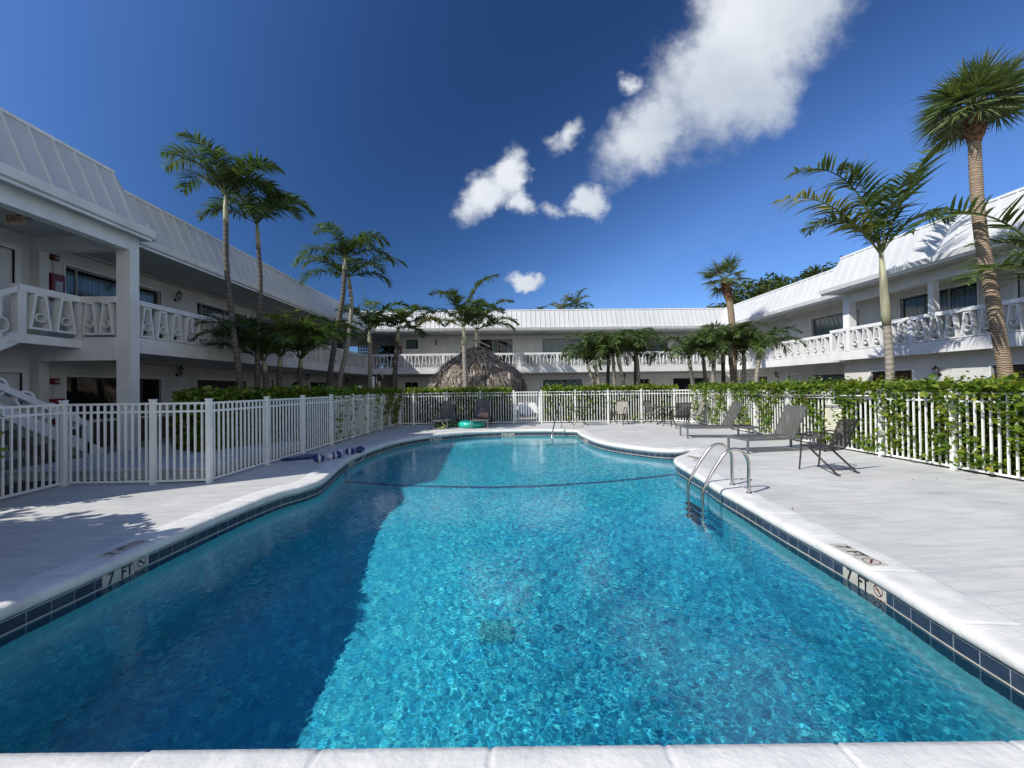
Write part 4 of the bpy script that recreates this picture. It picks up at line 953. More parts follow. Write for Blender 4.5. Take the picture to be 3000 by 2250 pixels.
# ================================================================== palms
class Fronds:
    def __init__(s): s.V = []; s.F = []; s.D = []; s.n = 0
    def addq(s, V_, F_, dry):
        s.V.append(V_); s.F.append(F_+s.n); s.n += len(V_); s.D.append(np.full(len(V_), dry))
    def rachis(s, base, az, el, L, droop, power=1.6, N=26, bend=0.):
        t = np.linspace(0, 1, N); e = R(el)-R(droop)*t**power; a = R(az)+R(bend)*t**1.5
        d = np.stack([np.cos(a)*np.cos(e), np.sin(a)*np.cos(e), np.sin(e)], 1)
        P = np.array(base)+np.concatenate([[[0, 0, 0]], np.cumsum((d[1:]+d[:-1])/2*L/(N-1), 0)]); return t, P, d
    def stick(s, P, r0, r1, dry):
        n = len(P); d = np.gradient(P, axis=0); d /= np.linalg.norm(d, axis=1)[:, None]
        x = np.cross(d, [0, 0, 1.]); x /= (np.linalg.norm(x, axis=1)[:, None]+1e-6); y = np.cross(x, d); r = np.linspace(r0, r1, n)[:, None]
        V_ = np.stack([P+x*r, P+y*r, P-x*r, P-y*r], 1).reshape(-1, 3); i = np.arange(n-1)[:, None]*4; k = np.arange(4)[None]
        s.addq(V_, np.stack([i+k, i+(k+1) % 4, i+4+(k+1) % 4, i+4+k], -1).reshape(-1, 4), dry)
    def pinnate(s, base, az, el, L, droop, rng, leaf=.5, nl=46, hang=.9, w=.034, dry=0., start=.16, vee=.35, power=2.1, bend=0., clump=0.):
        t, P, d = s.rachis(base, az, el, L, droop, power, bend=bend)
        s.stick(P, .022*L/2, .004, dry*.5+.12)
        up = np.array([0, 0, 1.]); side = np.cross(d, up); side /= np.linalg.norm(side, axis=1)[:, None]+1e-6; nn = np.cross(side, d)
        for sg in (1, -1):
            tt = np.linspace(start, .995, nl)+rng.normal(0, .004, nl)
            if clump: tt = tt-np.sin(tt*nl*.9)*clump/nl
            tt = np.clip(tt, 0, 1)
            ip = lambda A: np.stack([np.interp(tt, t, A[:, k]) for k in range(3)], 1)
            p, dd, ss, n_ = ip(P), ip(d), ip(side), ip(nn)
            ln = leaf*np.sin(np.pi*np.clip((tt-start)/(1-start)*.86+.12, 0, 1))**.55*rng.uniform(.82, 1.12, nl)
            fwd = .35+.55*tt[:, None]+rng.normal(0, .10, (nl, 1)); q = ss*sg+dd*fwd+n_*(vee+rng.normal(0, .22, (nl, 1))); q /= np.linalg.norm(q, axis=1)[:, None]
            rows = []; c = p.copy(); dirv = q.copy(); K = 4; wd = np.array([.55, 1., .85, .5, .05])*w*.5
            wv = np.cross(dirv, np.array([0, 0, 1.])+n_*.3); wv /= np.linalg.norm(wv, axis=1)[:, None]+1e-6
            wv = wv*np.cos(.5)+np.cross(wv, dirv)*np.sin(rng.normal(.2, .5, (nl, 1)))
            for k in range(K+1):
                rows += [c-wv*wd[k], c+wv*wd[k]]
                dirv = dirv+np.array([0, 0, -1.])*hang*(.10+.22*k/K)*(1+rng.normal(0, .2, (nl, 1))); dirv /= np.linalg.norm(dirv, axis=1)[:, None]
                c = c+dirv*(ln/K)[:, None]
            V_ = np.stack(rows, 1).reshape(-1, 3); i = np.arange(nl)[:, None]*(2*(K+1)); k = np.arange(K)[None]*2
            s.addq(V_, np.stack([i+k, i+k+1, i+k+3, i+k+2], -1).reshape(-1, 4), dry)
    def fan(s, base, az, el, Lp, droop, rng, rad=.75, nb=30, w=.05, dry=0., spread=250):
        t, P, d = s.rachis(base, az, el, Lp, droop, 1.3, N=10)
        s.stick(P, .016, .010, .25+dry*.5)
        c0 = P[-1]; dd = d[-1]; up = np.array([0, 0, 1.]); sd = np.cross(dd, up); sd /= np.linalg.norm(sd); n_ = np.cross(sd, dd)
        th = np.radians(np.linspace(-spread/2, spread/2, nb))+rng.normal(0, .03, nb)
        q = np.outer(np.cos(th), dd)+np.outer(np.sin(th), sd)+n_*.12*np.cos(th*2)[:, None]; ln = rad*(.72+.28*np.cos(th*.7))*rng.uniform(.88, 1.1, nb)
        K = 4; rows = []; c = np.tile(c0, (nb, 1)); dirv = q.copy(); wd = np.array([.25, 1., .9, .45, .04])*w*.5
        wv = np.cross(q, n_); wv /= np.linalg.norm(wv, axis=1)[:, None]; wv = wv*.85+n_*rng.normal(0, .5, (nb, 1))
        for k in range(K+1):
            rows += [c-wv*wd[k], c+wv*wd[k]]
            dirv = dirv+np.array([0, 0, -1.])*(.03+.16*(k/K)**2)*(1+rng.normal(0, .4, (nb, 1))); dirv /= np.linalg.norm(dirv, axis=1)[:, None]
            c = c+dirv*(ln/K)[:, None]
        V_ = np.stack(rows, 1).reshape(-1, 3); i = np.arange(nb)[:, None]*(2*(K+1)); k = np.arange(K)[None]*2
        s.addq(V_, np.stack([i+k, i+k+1, i+k+3, i+k+2], -1).reshape(-1, 4), dry)
    def build(s, root, m='palmleaf', name='crown'):
        return npmesh(name, np.concatenate(s.V), np.concatenate(s.F), m, root, dry=np.concatenate(s.D))
def smooth_path(pts, n=14):
    P = [Vector(p) for p in pts]; out = []
    for i in range(len(P)-1):
        p0 = P[max(i-1, 0)]; p1 = P[i]; p2 = P[i+1]; p3 = P[min(i+2, len(P)-1)]
        for j in range(n):
            t = j/n; out.append(.5*((2*p1)+(p2-p0)*t+(2*p0-5*p1+4*p2-p3)*t*t+(3*p1-p0-3*p2+p3)*t**3))
    out.append(P[-1]); return out
def trunk(root, pts, r0, r1, m='trunk', n=12, rings=0., ringstep=.12):
    P = smooth_path(pts, 16); L = [0]
    for a, c in zip(P, P[1:]): L.append(L[-1]+(c-a).length)
    rs = []
    for l in L:
        u = l/L[-1]; r = r0+(r1-r0)*u+.35*r0*math.exp(-l/.25); rs.append(r*(1+rings*(.5+.5*math.sin(l/ringstep*6.28))))
    b = MB(); b.tube(P, rs, n); return b.build('trunk', m, root, smooth=True)
def palm(name, pix, Y, top, label, group, fronds, r0=.10, r1=.07, tm='trunk', leaf=.5, shaft=0., lean=None, seed=0, hang=.9, nl=44, mid=None, shaft_r=1.25, spear=0., w=.034, scale=1., clump=0., cat='palm tree', fill=0):
    """pix: trunk foot in the photograph at hedge height; top: where the trunk ends"""
    foot = at(*pix, Y); t_ = at(*top, Y+(lean or 0)); base = Vector((foot.x+(foot.x-t_.x)*.12, Y, -.03))
    root = empty(name, (base.x, base.y, 0), label, cat, group); rng = np.random.default_rng(seed)
    pts = [base, foot]+([at(*q, Y+(lean or 0)*.5) for q in (mid or [])])+[t_]
    trunk(root, pts, r0, r1, tm, rings=.05)
    tip = t_
    if shaft:
        d = (t_-pts[-2]).normalized(); tip = t_+d*shaft; b = MB()
        b.tube([t_-d*.03, t_+d*shaft*.15, t_+d*shaft*.55, tip], [r1*1.05, r1*shaft_r, r1*1.02, r1*.55], 12); b.build('crownshaft', 'crownshaft', root, smooth=True)
    F = Fronds(); Lm = np.mean([f_[2] for f_ in fronds])
    fronds = list(fronds)+[(rng.choice([60, 110, 240, 300])+rng.normal(0, 18), rng.uniform(25, 75), Lm*rng.uniform(.75, .95), rng.uniform(80, 115)) for _ in range(fill)]
    for fr in fronds:
        az, el, L, dr = fr[:4]; kw = fr[4] if len(fr) > 4 else {}
        F.pinnate(tip-Vector((0, 0, .03)), az, el, L*scale, dr, rng, **{**dict(leaf=leaf, hang=hang, nl=nl, w=w, clump=clump), **kw})
    if spear:
        P = np.array([tip+Vector((.0, 0, spear*k/5)) + Vector((-.03*k*spear, 0, 0)) for k in range(6)]); F.stick(P, .022, .003, .35)
    F.build(root)
    return root
def crownset(n, L, seed, el0=70, el1=5, dr=(70, 100), az0=0, yel=0):
    rng = np.random.default_rng(seed); out = []
    for k in range(n):
        u = k/(n-1); out.append((az0+137.5*k+rng.normal(0, 8), el0+(el1-el0)*u+rng.normal(0, 5), L*rng.uniform(.85, 1.1), rng.uniform(*dr), dict(dry=float(.35*(rng.random() < yel)))))
    return out
GL = 'tall palms along the left wing'; GA = 'short palms left of the hut'; GC = 'cluster palms right of the hut'
# tall palms, left.  az: 0 right, 90 away, 180 left, 270 towards the camera
palm('palm_tree', (705, 1139), 11.4, (662, 650), 'tallest dark-trunked palm on the left, standing nearest the porch', GL,
     [(178, 62, 2.3, 118), (200, 68, 2.0, 110), (165, 50, 1.9, 120), (8, 66, 2.0, 112), (-15, 58, 1.9, 118), (30, 48, 1.7, 115), (100, 80, 1.7, 95, dict(dry=.5)), (250, 76, 1.8, 100), (290, 60, 1.6, 110), (60, 60, 1.7, 110)],
     r0=.082, r1=.062, tm='trunkdark', leaf=.62, shaft=.75, seed=1, hang=1.3, nl=58, mid=[(683, 960), (664, 780)], w=.040, shaft_r=1.15)
palm('palm_tree', (753, 1139), 12.4, (757, 725), 'second tall palm on the left, crown drooping to the right', GL,
     [(175, 55, 1.9, 130), (160, 72, 1.9, 118), (5, 52, 2.0, 125), (-20, 34, 1.9, 115), (25, 66, 1.9, 118), (95, 76, 1.7, 110), (260, 66, 1.7, 110), (205, 30, 1.6, 100), (300, 20, 1.5, 90), (340, 58, 1.7, 118)],
     r0=.080, r1=.058, tm='trunkdark', leaf=.62, shaft=.75, seed=2, hang=1.2, nl=54, mid=[(757, 960), (763, 830)], w=.040, shaft_r=1.15)
palm('palm_tree', (964, 1125), 17.2, (1010, 790), 'leaning palm of the left pair, dark upper trunk and the higher crown', GL,
     [(170, 74, 2.3, 112), (20, 66, 2.5, 135), (-10, 58, 2.2, 140), (185, 30, 2.3, 110), (10, 30, 2.3, 110), (80, 70, 2.0, 110), (250, 70, 2.0, 120), (150, 50, 1.8, 130), (330, 45, 1.9, 125)],
     r0=.12, r1=.09, tm='trunkdark', leaf=.66, shaft=.5, seed=3, hang=1.4, nl=50, w=.046, mid=[(980, 1010), (1003, 880)], spear=1.6)
palm('palm_tree', (994, 1125), 18.2, (1025, 845), 'slender pale-trunked palm of the left pair with wide low fronds', GL,
     [(178, 42, 2.9, 95), (185, 18, 2.3, 85), (3, 40, 2.9, 90), (-10, 12, 2.2, 85), (50, 50, 2.2, 100), (130, 45, 2.2, 100), (230, 30, 2.2, 95), (300, 30, 2.2, 95), (270, 60, 2.0, 95)],
     r0=.11, r1=.08, tm='trunk', leaf=.72, shaft=.55, seed=4, hang=1.1, nl=46, w=.05,  mid=[(1018, 1010), (1030, 900)])
palm('palm_tree', (1085, 1125), 20.5, (1083, 1010), 'slim green palm with ringed trunk left of the white board', GL,
     [(165, 62, 2.5, 100), (15, 62, 2.7, 100), (185, 30, 2.3, 95), (-5, 34, 2.4, 100), (100, 75, 2.4, 80), (60, 45, 2.0, 95), (240, 50, 2.0, 95), (300, 40, 2.0, 95)],
     r0=.14, r1=.10, tm='trunk', leaf=.75, shaft=.8, seed=5, hang=1.1, nl=50, w=.065, spear=3.0)
palm('palm_tree', (1155, 1128), 21.5, (1164, 1000), 'slim palm with dark ragged crown in front of the far balcony corner', GL,
     [(20, 58, 2.4, 95), (0, 30, 2.6, 80), (175, 50, 2.0, 110), (195, 20, 1.8, 95), (120, 65, 2.1, 80), (60, 70, 2.4, 100), (-30, 5, 1.9, 70), (240, 30, 1.8, 80), (300, 45, 1.8, 80)],
     r0=.14, r1=.11, tm='trunkdark', leaf=.75, shaft=.7, seed=6, hang=1.1, nl=50, w=.065)
# short palms, left
for k, (pf, Y, pt, sd, az, lab, fr) in enumerate((
    ((779, 1130), 12.6, (776, 1085), 11, 0, 'leftmost of the three short palms by the left wing', [(178, 52, 2.2, 105), (165, 66, 2.1, 110), (190, 34, 2.0, 95), (150, 75, 2.0, 100), (30, 68, 1.9, 110), (90, 60, 1.9, 100), (230, 50, 1.9, 105), (270, 62, 1.8, 100), (200, 62, 2.2, 112), (320, 50, 1.8, 110)]),
    ((817, 1130), 13.3, (820, 1072), 12, 0, 'middle of the three short palms by the left wing, with yellow-green top fronds', [(175, 70, 2.0, 110), (100, 84, 2.0, 80, dict(dry=.35)), (10, 70, 2.1, 110), (-10, 56, 2.0, 115), (200, 50, 2.0, 110), (60, 66, 1.9, 100), (140, 60, 1.9, 100), (240, 60, 1.9, 100), (290, 66, 1.9, 100, dict(dry=.3)), (340, 40, 1.9, 105)]),
    ((878, 1130), 14.4, (880, 1075), 13, 0, 'rightmost of the three short palms by the left wing', [(8, 56, 2.4, 100), (-8, 40, 2.5, 90), (20, 68, 2.2, 110), (-25, 50, 2.2, 105), (170, 66, 2.0, 105), (100, 70, 1.9, 100), (215, 50, 1.9, 105), (270, 60, 1.9, 100), (310, 45, 2.0, 105), (60, 58, 1.9, 100, dict(dry=.25))]))):
    palm('short_palm', pf, Y, pt, lab, GA, fr, r0=.085, r1=.075, tm='trunkdark', leaf=.62, shaft=.30, shaft_r=1.02, seed=sd, hang=1.0, nl=58, w=.045, scale=1.12, fill=1)
# centre palms by the hut
palm('palm_tree', (1365, 1130), 18.7, (1360, 1010), 'tall pale palm in front of the thatched hut with one yellow frond', 'palms at the thatched hut',
     [(178, 62, 2.7, 118, dict(power=1.1)), (5, 80, 3.2, 75, dict(hang=1.4)), (170, 75, 2.6, 95), (-15, 62, 2.0, 110), (182, 24, 2.2, 62, dict(dry=.75)), (60, 70, 2.4, 95), (240, 70, 2.3, 95), (20, 45, 1.8, 110), (300, 50, 1.8, 105)],
     r0=.125, r1=.10, tm='trunk', leaf=.75, shaft=.85, seed=21, hang=1.0, nl=54, w=.06, shaft_r=1.3, mid=[(1362, 1070)])
palm('palm_tree', (1397, 1090), 23.0, (1397, 1000), 'palm rising behind the thatched hut, fronds sweeping right', 'palms at the thatched hut',
     [(12, 62, 3.0, 75), (0, 32, 2.6, 78, dict(dry=.15)), (30, 62, 2.4, 95), (-20, 20, 2.4, 75), (160, 60, 2.2, 100), (90, 70, 2.2, 85), (270, 55, 2.0, 95), (200, 35, 2.0, 95)],
     r0=.14, r1=.11, tm='trunk', leaf=.75, shaft=.7, seed=22, hang=1.0, nl=52, w=.065)
# clusters right of the hut
CLP = [((1741, 1132), 19.6, (1727, 1088)), ((1756, 1132), 18.8, (1744, 1075)), ((1781, 1132), 19.8, (1782, 1072)), ((1800, 1132), 19.0, (1797, 1060)), ((1827, 1130), 18.6, (1815, 1070)), ((1871, 1130), 18.9, (1868, 1066)), ((1862, 1130), 20.6, (1862, 1050)),
       ((2031, 1128), 18.6, (2022, 1075)), ((2067, 1128), 19.4, (2062, 1070)), ((2089, 1128), 18.2, (2092, 1058)), ((2120, 1128), 18.6, (2118, 1060)), ((2146, 1127), 17.6, (2140, 1045)), ((2180, 1127), 17.8, (2180, 1062)), ((2215, 1127), 17.0, (2222, 1065))]
CLL = ['leftmost palm of the cluster right of the hut, lowest crown', 'second palm from the left in the cluster right of the hut', 'third palm from the left in the cluster right of the hut, dark trunk', 'palm with yellowish trunk in the middle of the cluster right of the hut',
       'leaning palm with pale yellow foot in the cluster right of the hut', 'rightmost palm in front in the cluster right of the hut', 'dark palm standing at the back of the cluster right of the hut',
       'leftmost palm of the far right corner cluster', 'second palm from the left in the far right corner cluster', 'pale-trunked palm in the middle of the far right corner cluster', 'thin dark-trunked palm of the far right corner cluster',
       'palm with thick dark trunk right of the middle in the corner cluster', 'second palm from the right in the far right corner cluster', 'rightmost palm of the corner cluster, next to the right balcony']
for k, (pf, Y, pt) in enumerate(CLP):
    palm('short_palm', pf, Y, pt, CLL[k], GC, [f_[:4]+(dict(power=1.5),) for f_ in crownset(11, 2.15 if k not in (0,) else 1.75, 40+k, 88, 46, (115, 160), az0=k*50)], r0=.10, r1=.08, shaft_r=1.05, tm='trunkdark' if k in (2, 6, 10, 11) else 'trunk', leaf=.52, shaft=.38, seed=60+k, hang=1.0, nl=46, w=.042, fill=0)
# big feather palm on the right
palm('palm_tree', (2608, 1119), 10.9, (2598, 952), 'feather palm with smooth pale green shaft in front of the right balcony', 'palms by the right wing',
     [(-4, 71, 3.9, 44, dict(leaf=1.0, w=.075, power=2.4, vee=.15, nl=46, clump=.9, hang=.5)), (176, 77, 4.0, 118, dict(leaf=.85, w=.07, power=2.3, hang=.9, clump=.9)), (183, 52, 3.6, 72, dict(leaf=.8, w=.07, dry=.42, power=1.7, vee=.1, hang=.8)),
      (60, 76, 2.9, 75), (250, 74, 2.4, 90), (172, 58, 2.4, 120), (-20, 62, 2.0, 115, dict(leaf=.6)), (120, 66, 2.6, 100), (190, 82, 2.8, 60)],
     r0=.108, r1=.092, tm='trunk', leaf=.70, shaft=2.0, seed=31, hang=.9, nl=38, shaft_r=1.22, w=.058, fill=0, mid=[(2605, 1040)], spear=3.0)
# offscreen feather palm whose fronds reach into the frame on the right
p_ = at(3170, 880, 7.9)
root = empty('palm_tree', (p_.x, p_.y, 0), 'feather palm past the right edge, its fronds hanging over the fan palm trunk', 'palm tree', 'palms by the right wing')
trunk(root, [(p_.x, p_.y, -.03), (p_.x, p_.y, 2), tuple(p_)], .14, .1)
F = Fronds(); rng = np.random.default_rng(5)
tipp = (p_.x-.1, p_.y, p_.z+.1)
for az, el, L, dr, kw in ((174, 58, 4.0, 105, dict(leaf=.8, w=.06, clump=.9)), (182, 30, 2.6, 75, dict(leaf=.8, w=.06, clump=.9)), (20, 50, 2.5, 90, {}), (90, 60, 2.5, 90, {}), (270, 60, 2.3, 90, {}), (330, 50, 2.3, 90, {}), (130, 70, 2.2, 80, {})):
    F.pinnate(tipp, az, el, L, dr, rng, **{**dict(leaf=.6, hang=.6, nl=40, w=.045), **kw})
F.build(root)
# fan palms
def sabal(name, pix, Y, path, label, seed, nf, Lp, rad, r0, r1, boots=.6, group='fan palms', nb=30, up=90, lo=-35, w=.055, rise=.05):
    foot = at(*pix, Y); pts = [at(*q, Y) for q in path]; tip = pts[-1]
    root = empty(name, (foot.x+.05, Y, 0), label, 'palm tree', group); rng = np.random.default_rng(seed)
    trunk(root, [(foot.x+.05, Y, -.03), foot]+pts, r0, r1, 'sabaltrunk', n=16, rings=.035, ringstep=.07)
    d = (pts[-1]-pts[-2]).normalized(); b = MB()
    for k in range(int(170*boots)):                                     # old leaf bases
        h = rng.uniform(0, boots); a = rng.uniform(0, 6.28); c = tip-d*boots+d*h; rr = r1*(1.0+.55*math.sin(math.pi*min(1, h/boots*1.1)))
        o_ = Vector((math.cos(a), math.sin(a), 0)); b.bar(c+o_*rr*.7, c+o_*(rr*1.25)+Vector((0, 0, .10)), .055, .02, up=o_)
    b.tube([tip-d*boots, tip-d*boots*.5, tip+d*.12], [r1*1.1, r1*1.45, r1*.6], 10); b.build('leaf_bases', 'husk', root)
    F = Fronds()
    for k in range(nf):
        u = k/(nf-1); F.fan(tip+d*rise, 137.5*k+rng.normal(0, 8), up+(lo-up)*u**.85+rng.normal(0, 4), Lp*rng.uniform(.8, 1.1), 12+28*u, rng, rad*rng.uniform(.88, 1.08), nb=nb, w=w, dry=float(max(0, rng.normal(0, .12))))
    F.build(root, 'fanleaf'); return root
sabal('fan_palm', (2947, 1110), 8.4, [(2905, 860), (2868, 640), (2852, 352)], 'very tall fan palm with thick ringed trunk at the right edge', 71, 42, .50, .62, .122, .098, boots=.50, nb=40, up=88, lo=-12, w=.034, rise=.28)
sabal('fan_palm', (2150, 1118), 20.6, [(2145, 958), (2136, 880), (2122, 822)], 'fan palm rising above the right wing roof behind the corner cluster', 72, 20, .70, .78, .17, .15, boots=1.1, nb=30, up=86, lo=-8, w=.045)
# greenery beyond the roofs
for px, py, Y, sd, n, lab in ((1688, 900, 40, 81, 14, 'windblown palm crown showing above the far roof'), (1650, 916, 40, 82, 12, 'lower dark palm crown left of the windblown one above the far roof'), (1575, 934, 40, 83, 10, 'small palm top barely showing above the far roof')):
    t_ = at(px, py, Y); root = empty('palm_tree', (t_.x, Y, 0), lab, 'palm tree', 'palms beyond the far wing'); trunk(root, [(t_.x, Y, -.03), (t_.x, Y, t_.z*.5), tuple(t_)], .2, .14)
    F = Fronds(); rng = np.random.default_rng(sd)
    for f_ in crownset(n, 2.2 if sd < 83 else 1.5, sd, 80, 0, (60, 95), yel=.3): F.pinnate(tuple(t_), *f_[:4], rng, leaf=.6, hang=.8, nl=34, w=.05, dry=f_[4]['dry'])
    F.build(root)
bush('broadleaf_tree', (-8.3, 33.4), 2.2, 5.2, 'dark bush seen through the open corner passage of the upper floor', 'tree', 7000, .26, 131, z0=.8)
for x, y, z, sd in ((-9.0, 32.6, 3.6, 91), (-7.4, 33, 2.9, 92), (-10.4, 35.5, 3.6, 93)):
    root = empty('palm_tree', (x, y, 0), {91: 'palm seen through the open corner passage, middle one', 92: 'palm seen through the open corner passage, nearest the fire cabinet', 93: 'palm seen through the open corner passage, farthest left'}[sd], 'palm tree', 'palms behind the corner passage')
    trunk(root, [(x, y, -.03), (x, y, 1.5), (x, y, z)], .14, .1); F = Fronds(); rng = np.random.default_rng(sd)
    for f_ in crownset(13, 2.4, sd, 75, -5, (60, 95)): F.pinnate((x, y, z), *f_[:4], rng, leaf=.6, hang=.8, nl=34, w=.05)
    F.build(root)
for i, (px, py, Y, r, h, n, lab) in enumerate(((2290, 905, 38, 4.0, 6.6, 9000, 'big dark broadleaf tree behind the right wing roof, the middle one'), (2190, 925, 38, 2.6, 4.4, 5000, 'lower broadleaf tree left of the big one behind the right wing'),
     (2395, 860, 38, 3.2, 5.6, 7000, 'broadleaf tree behind the step in the right roof'), (2490, 830, 38, 2.8, 5.6, 6000, 'broadleaf tree showing behind the feather palm'), (2110, 940, 40, 1.5, 2.2, 2200, 'small grey-green treetop just left of the fan palm trunk'))):
    c = at(px, py, Y); bush('broadleaf_tree', (c.x, Y), r, h, lab, 'tree', n, .30, 100+i, z0=c.z-h*.55, grp='broadleaf trees behind the right wing')
bush('broadleaf_shrub', (-6.95, 2.35), 1.45, 2.7, 'dense rounded shrub beside the left fence, just outside the frame', 'shrub', 22000, .14, 124, z0=.1)
bush('broadleaf_tree', (-9.9, .15), 2.5, 4.6, 'dense broadleaf tree beside the left end of the deck, just outside the frame', 'tree', 34000, .17, 120, z0=.6)
bush('shrub', (-7.05, 5.28), .34, 1.75, 'leafy shrub at the left edge beside the first fence post', 'shrub', 1300, .095, 121, z0=0, mt='hedge')

# ================================================================== thatched hut
def hut():
    c = at(1397, 1130, 21.0); cx, cy = c.x, 21.0
    root = empty('thatched_hut', (cx, cy, 0), 'thatched tiki hut with shaggy brown palm-leaf roof behind the far hedge', 'hut'); rng = np.random.default_rng(8)
    prof_ = [(2.30, 1.36), (2.30, 1.56), (2.20, 1.88), (1.88, 2.30), (1.28, 2.72), (.64, 3.12), (.26, 3.46), (.06, 3.58)]
    b = MB(); b.lathe([(r_*.95, z-.07) for r_, z in prof_], (cx, cy, 0), 28, sx=1.0, sy=.9); b.build('roof_frame', 'thatchcore', root)
    rr = np.array([p[0] for p in prof_]); zz = np.array([p[1] for p in prof_]); sl = np.r_[0, np.cumsum(np.hypot(np.diff(rr), np.diff(zz)))]
    n = 17000; u = rng.uniform(0, 1, n)**.8; s_ = sl[-1]*(1-u); a = rng.uniform(0, 2*np.pi, n)
    tier = np.where(s_ > 1.55, 1., 0.)
    hump = .16*np.cos(3*a+.6)*(s_ < 1.6)+.07*np.cos(7*a)
    r0 = np.interp(s_, sl, rr)+.14*tier+hump+rng.normal(0, .07, n); z0 = np.interp(s_, sl, zz)+.06*tier+rng.normal(0, .03, n)+.05*hump
    dr_ = np.interp(s_-.35, np.r_[-.5, sl], np.r_[rr[0]+.02, rr])-np.interp(s_, sl, rr); dz = np.interp(s_-.35, np.r_[-.5, sl], np.r_[zz[0]-.45, zz])-np.interp(s_, sl, zz)
    k = rng.uniform(.4, 1.5, n); k = k*np.where(s_ < .35, rng.uniform(.5, 2.2, n), 1.); a2 = a+rng.normal(0, .06, n)
    P0 = np.stack([cx+r0*np.cos(a), cy+.9*r0*np.sin(a), z0], 1); r1 = r0+dr_*k+rng.normal(.02, .03, n); P1 = np.stack([cx+r1*np.cos(a2), cy+.9*r1*np.sin(a2), z0+dz*k], 1)
    t = np.stack([-np.sin(a), .9*np.cos(a), rng.normal(0, .3, n)], 1); w = rng.uniform(.008, .028, n)[:, None]; m_ = (P0+P1)/2+np.stack([np.cos(a), np.sin(a), np.ones(n)], 1)*rng.uniform(.01, .07, (n, 1))
    V_ = np.stack([P0-t*w, P0+t*w, m_+t*w, m_-t*w, P1+t*w*.3, P1-t*w*.3], 1).reshape(-1, 3); i = np.arange(n)*6
    npmesh('thatch', V_, np.concatenate([np.stack([i, i+1, i+2, i+3], 1), np.stack([i+3, i+2, i+4, i+5], 1)]), 'thatch', root)
    b = MB(); b.bar((cx-.80, cy-.62, 3.50), (cx+.25, cy-.42, 3.99), .22, .07); b.bar((cx-.02, cy-.50, 3.97), (cx+.72, cy-.62, 3.62), .20, .07); b.bar((cx-.55, cy-.80, 3.42), (cx+.1, cy-.60, 3.80), .14, .05)
    b.build('ridge_board', 'wood', root)
    for sx in (-1.7, 1.7):
        for sy in (-1.4, 1.4): b = MB(); b.tube([(cx+sx, cy+sy, -.03), (cx+sx, cy+sy, 2.2)], .08, 8); b.build('post', 'wood', root)
hut()

# ================================================================== furniture
def chair_proto(sl):
    root = empty('patio_chair', (0, 0, 0)); W_ = .26
    for s in (-1, 1):
        b = MB(); x = s*W_
        b.tube(smooth_path([(x, -.26, 0), (x, -.23, .30), (x, -.21, .56), (x, -.12, .66), (x, .02, .665), (x, .10, .60), (x*.97, .02, .46), (x*.95, -.06, .405)], 5), .015, 6)
        b.tube([(x*.95, -.10, .41), (x*.97, .34, .012)], .016, 6); b.lathe([(.014, 0), (.02, .0), (.02, .03), (.014, .03)], (x*.97, .36, 0), 6)
        b.build('side_frame', 'bronze', root, smooth=True)
    prof_ = [(-.24, .435), (-.18, .425), (-.02, .40), (.12, .385), (.19, .42), (.24, .52), (.30, .70), (.37, .90)]
    pts = smooth_path([(0, y, z) for y, z in prof_], 4)
    b = MB(); n = len(pts)
    for s in (-1, 1): b.tube([(s*(W_-.02), p.y, p.z) for p in pts], .012, 6)
    b.tube([(-(W_-.02), pts[-1].y, pts[-1].z), (W_-.02, pts[-1].y, pts[-1].z)], .012, 6); b.tube([(-(W_-.02), .14, .37), (W_-.02, .14, .37)], .010, 6); b.tube([(-(W_-.02), -.20, .41), (W_-.02, -.20, .41)], .010, 6)
    b.build('seat_frame', 'bronze', root, smooth=True)
    b = MB(); b.tube([(-W_, .30, .09), (W_, .30, .09)], .008, 5); b.build('stretcher', 'bronze', root, smooth=True)
    for nm, a, c in (('seat', 0, int(n*.55)), ('backrest', int(n*.55), n)):
        q = pts[a:c+1]; b = MB(); V_ = [(x, p.y, p.z+.004-.012*(1-(x/(W_-.02))**2)) for p in q for x in np.linspace(-(W_-.02), W_-.02, 7)]
        b.add(V_, [(i*7+j, i*7+j+1, (i+1)*7+j+1, (i+1)*7+j) for i in range(len(q)-1) for j in range(6)])
        b.build(nm, sl, root, smooth=True)
    return root
CP = chair_proto('slingblack'); CP.location = (5.53, 6.79, 0); CP.rotation_euler.z = R(200); tag(CP, 'dark mesh patio chair standing alone near the pool ladder', 'chair', 'patio chairs')
CT = chair_proto('slingtan'); CT.location = (4.54, 15.6, 0); CT.rotation_euler.z = R(-38); tag(CT, 'taupe patio chair on its own between the two tables', 'chair', 'patio chairs')
for (x, y, a, lab, src) in ((5.98, 15.7, 38, 'taupe patio chair left of the glass table, facing it', CT), (6.28, 14.05, 172, 'dark-backed patio chair in front of the glass table, turned away', CP), (7.05, 14.75, -100, 'taupe patio chair right of the glass table by the fence corner', CT)):
    c = copy_tree(src); c.location = (x, y, 0); c.rotation_euler.z = R(a); tag(c, lab, 'chair', 'patio chairs')
for (x, y, a, lab, src) in ((-10.1, 11.2, 115, 'black patio chair behind the left balcony rail, nearest the column', CP), (-10.2, 12.4, 60, 'second black patio chair behind the left balcony rail from the column', CP), (-10.1, 15.5, 100, 'black patio chair on the left balcony behind the dark palm trunk', CP),
      (15.0, 14.4, -70, 'taupe patio chair on the right balcony behind the feather palm', CT), (15.05, 12.2, -110, 'taupe patio chair on the right balcony beside the fan palm trunk', CT), (1.8, 26.8, 20, 'taupe patio chair on the far balcony right of the sliding door', CT)):
    c = copy_tree(src); c.location = (x, y, ZF+.005); c.rotation_euler.z = R(a); tag(c, lab, 'chair', 'patio chairs')
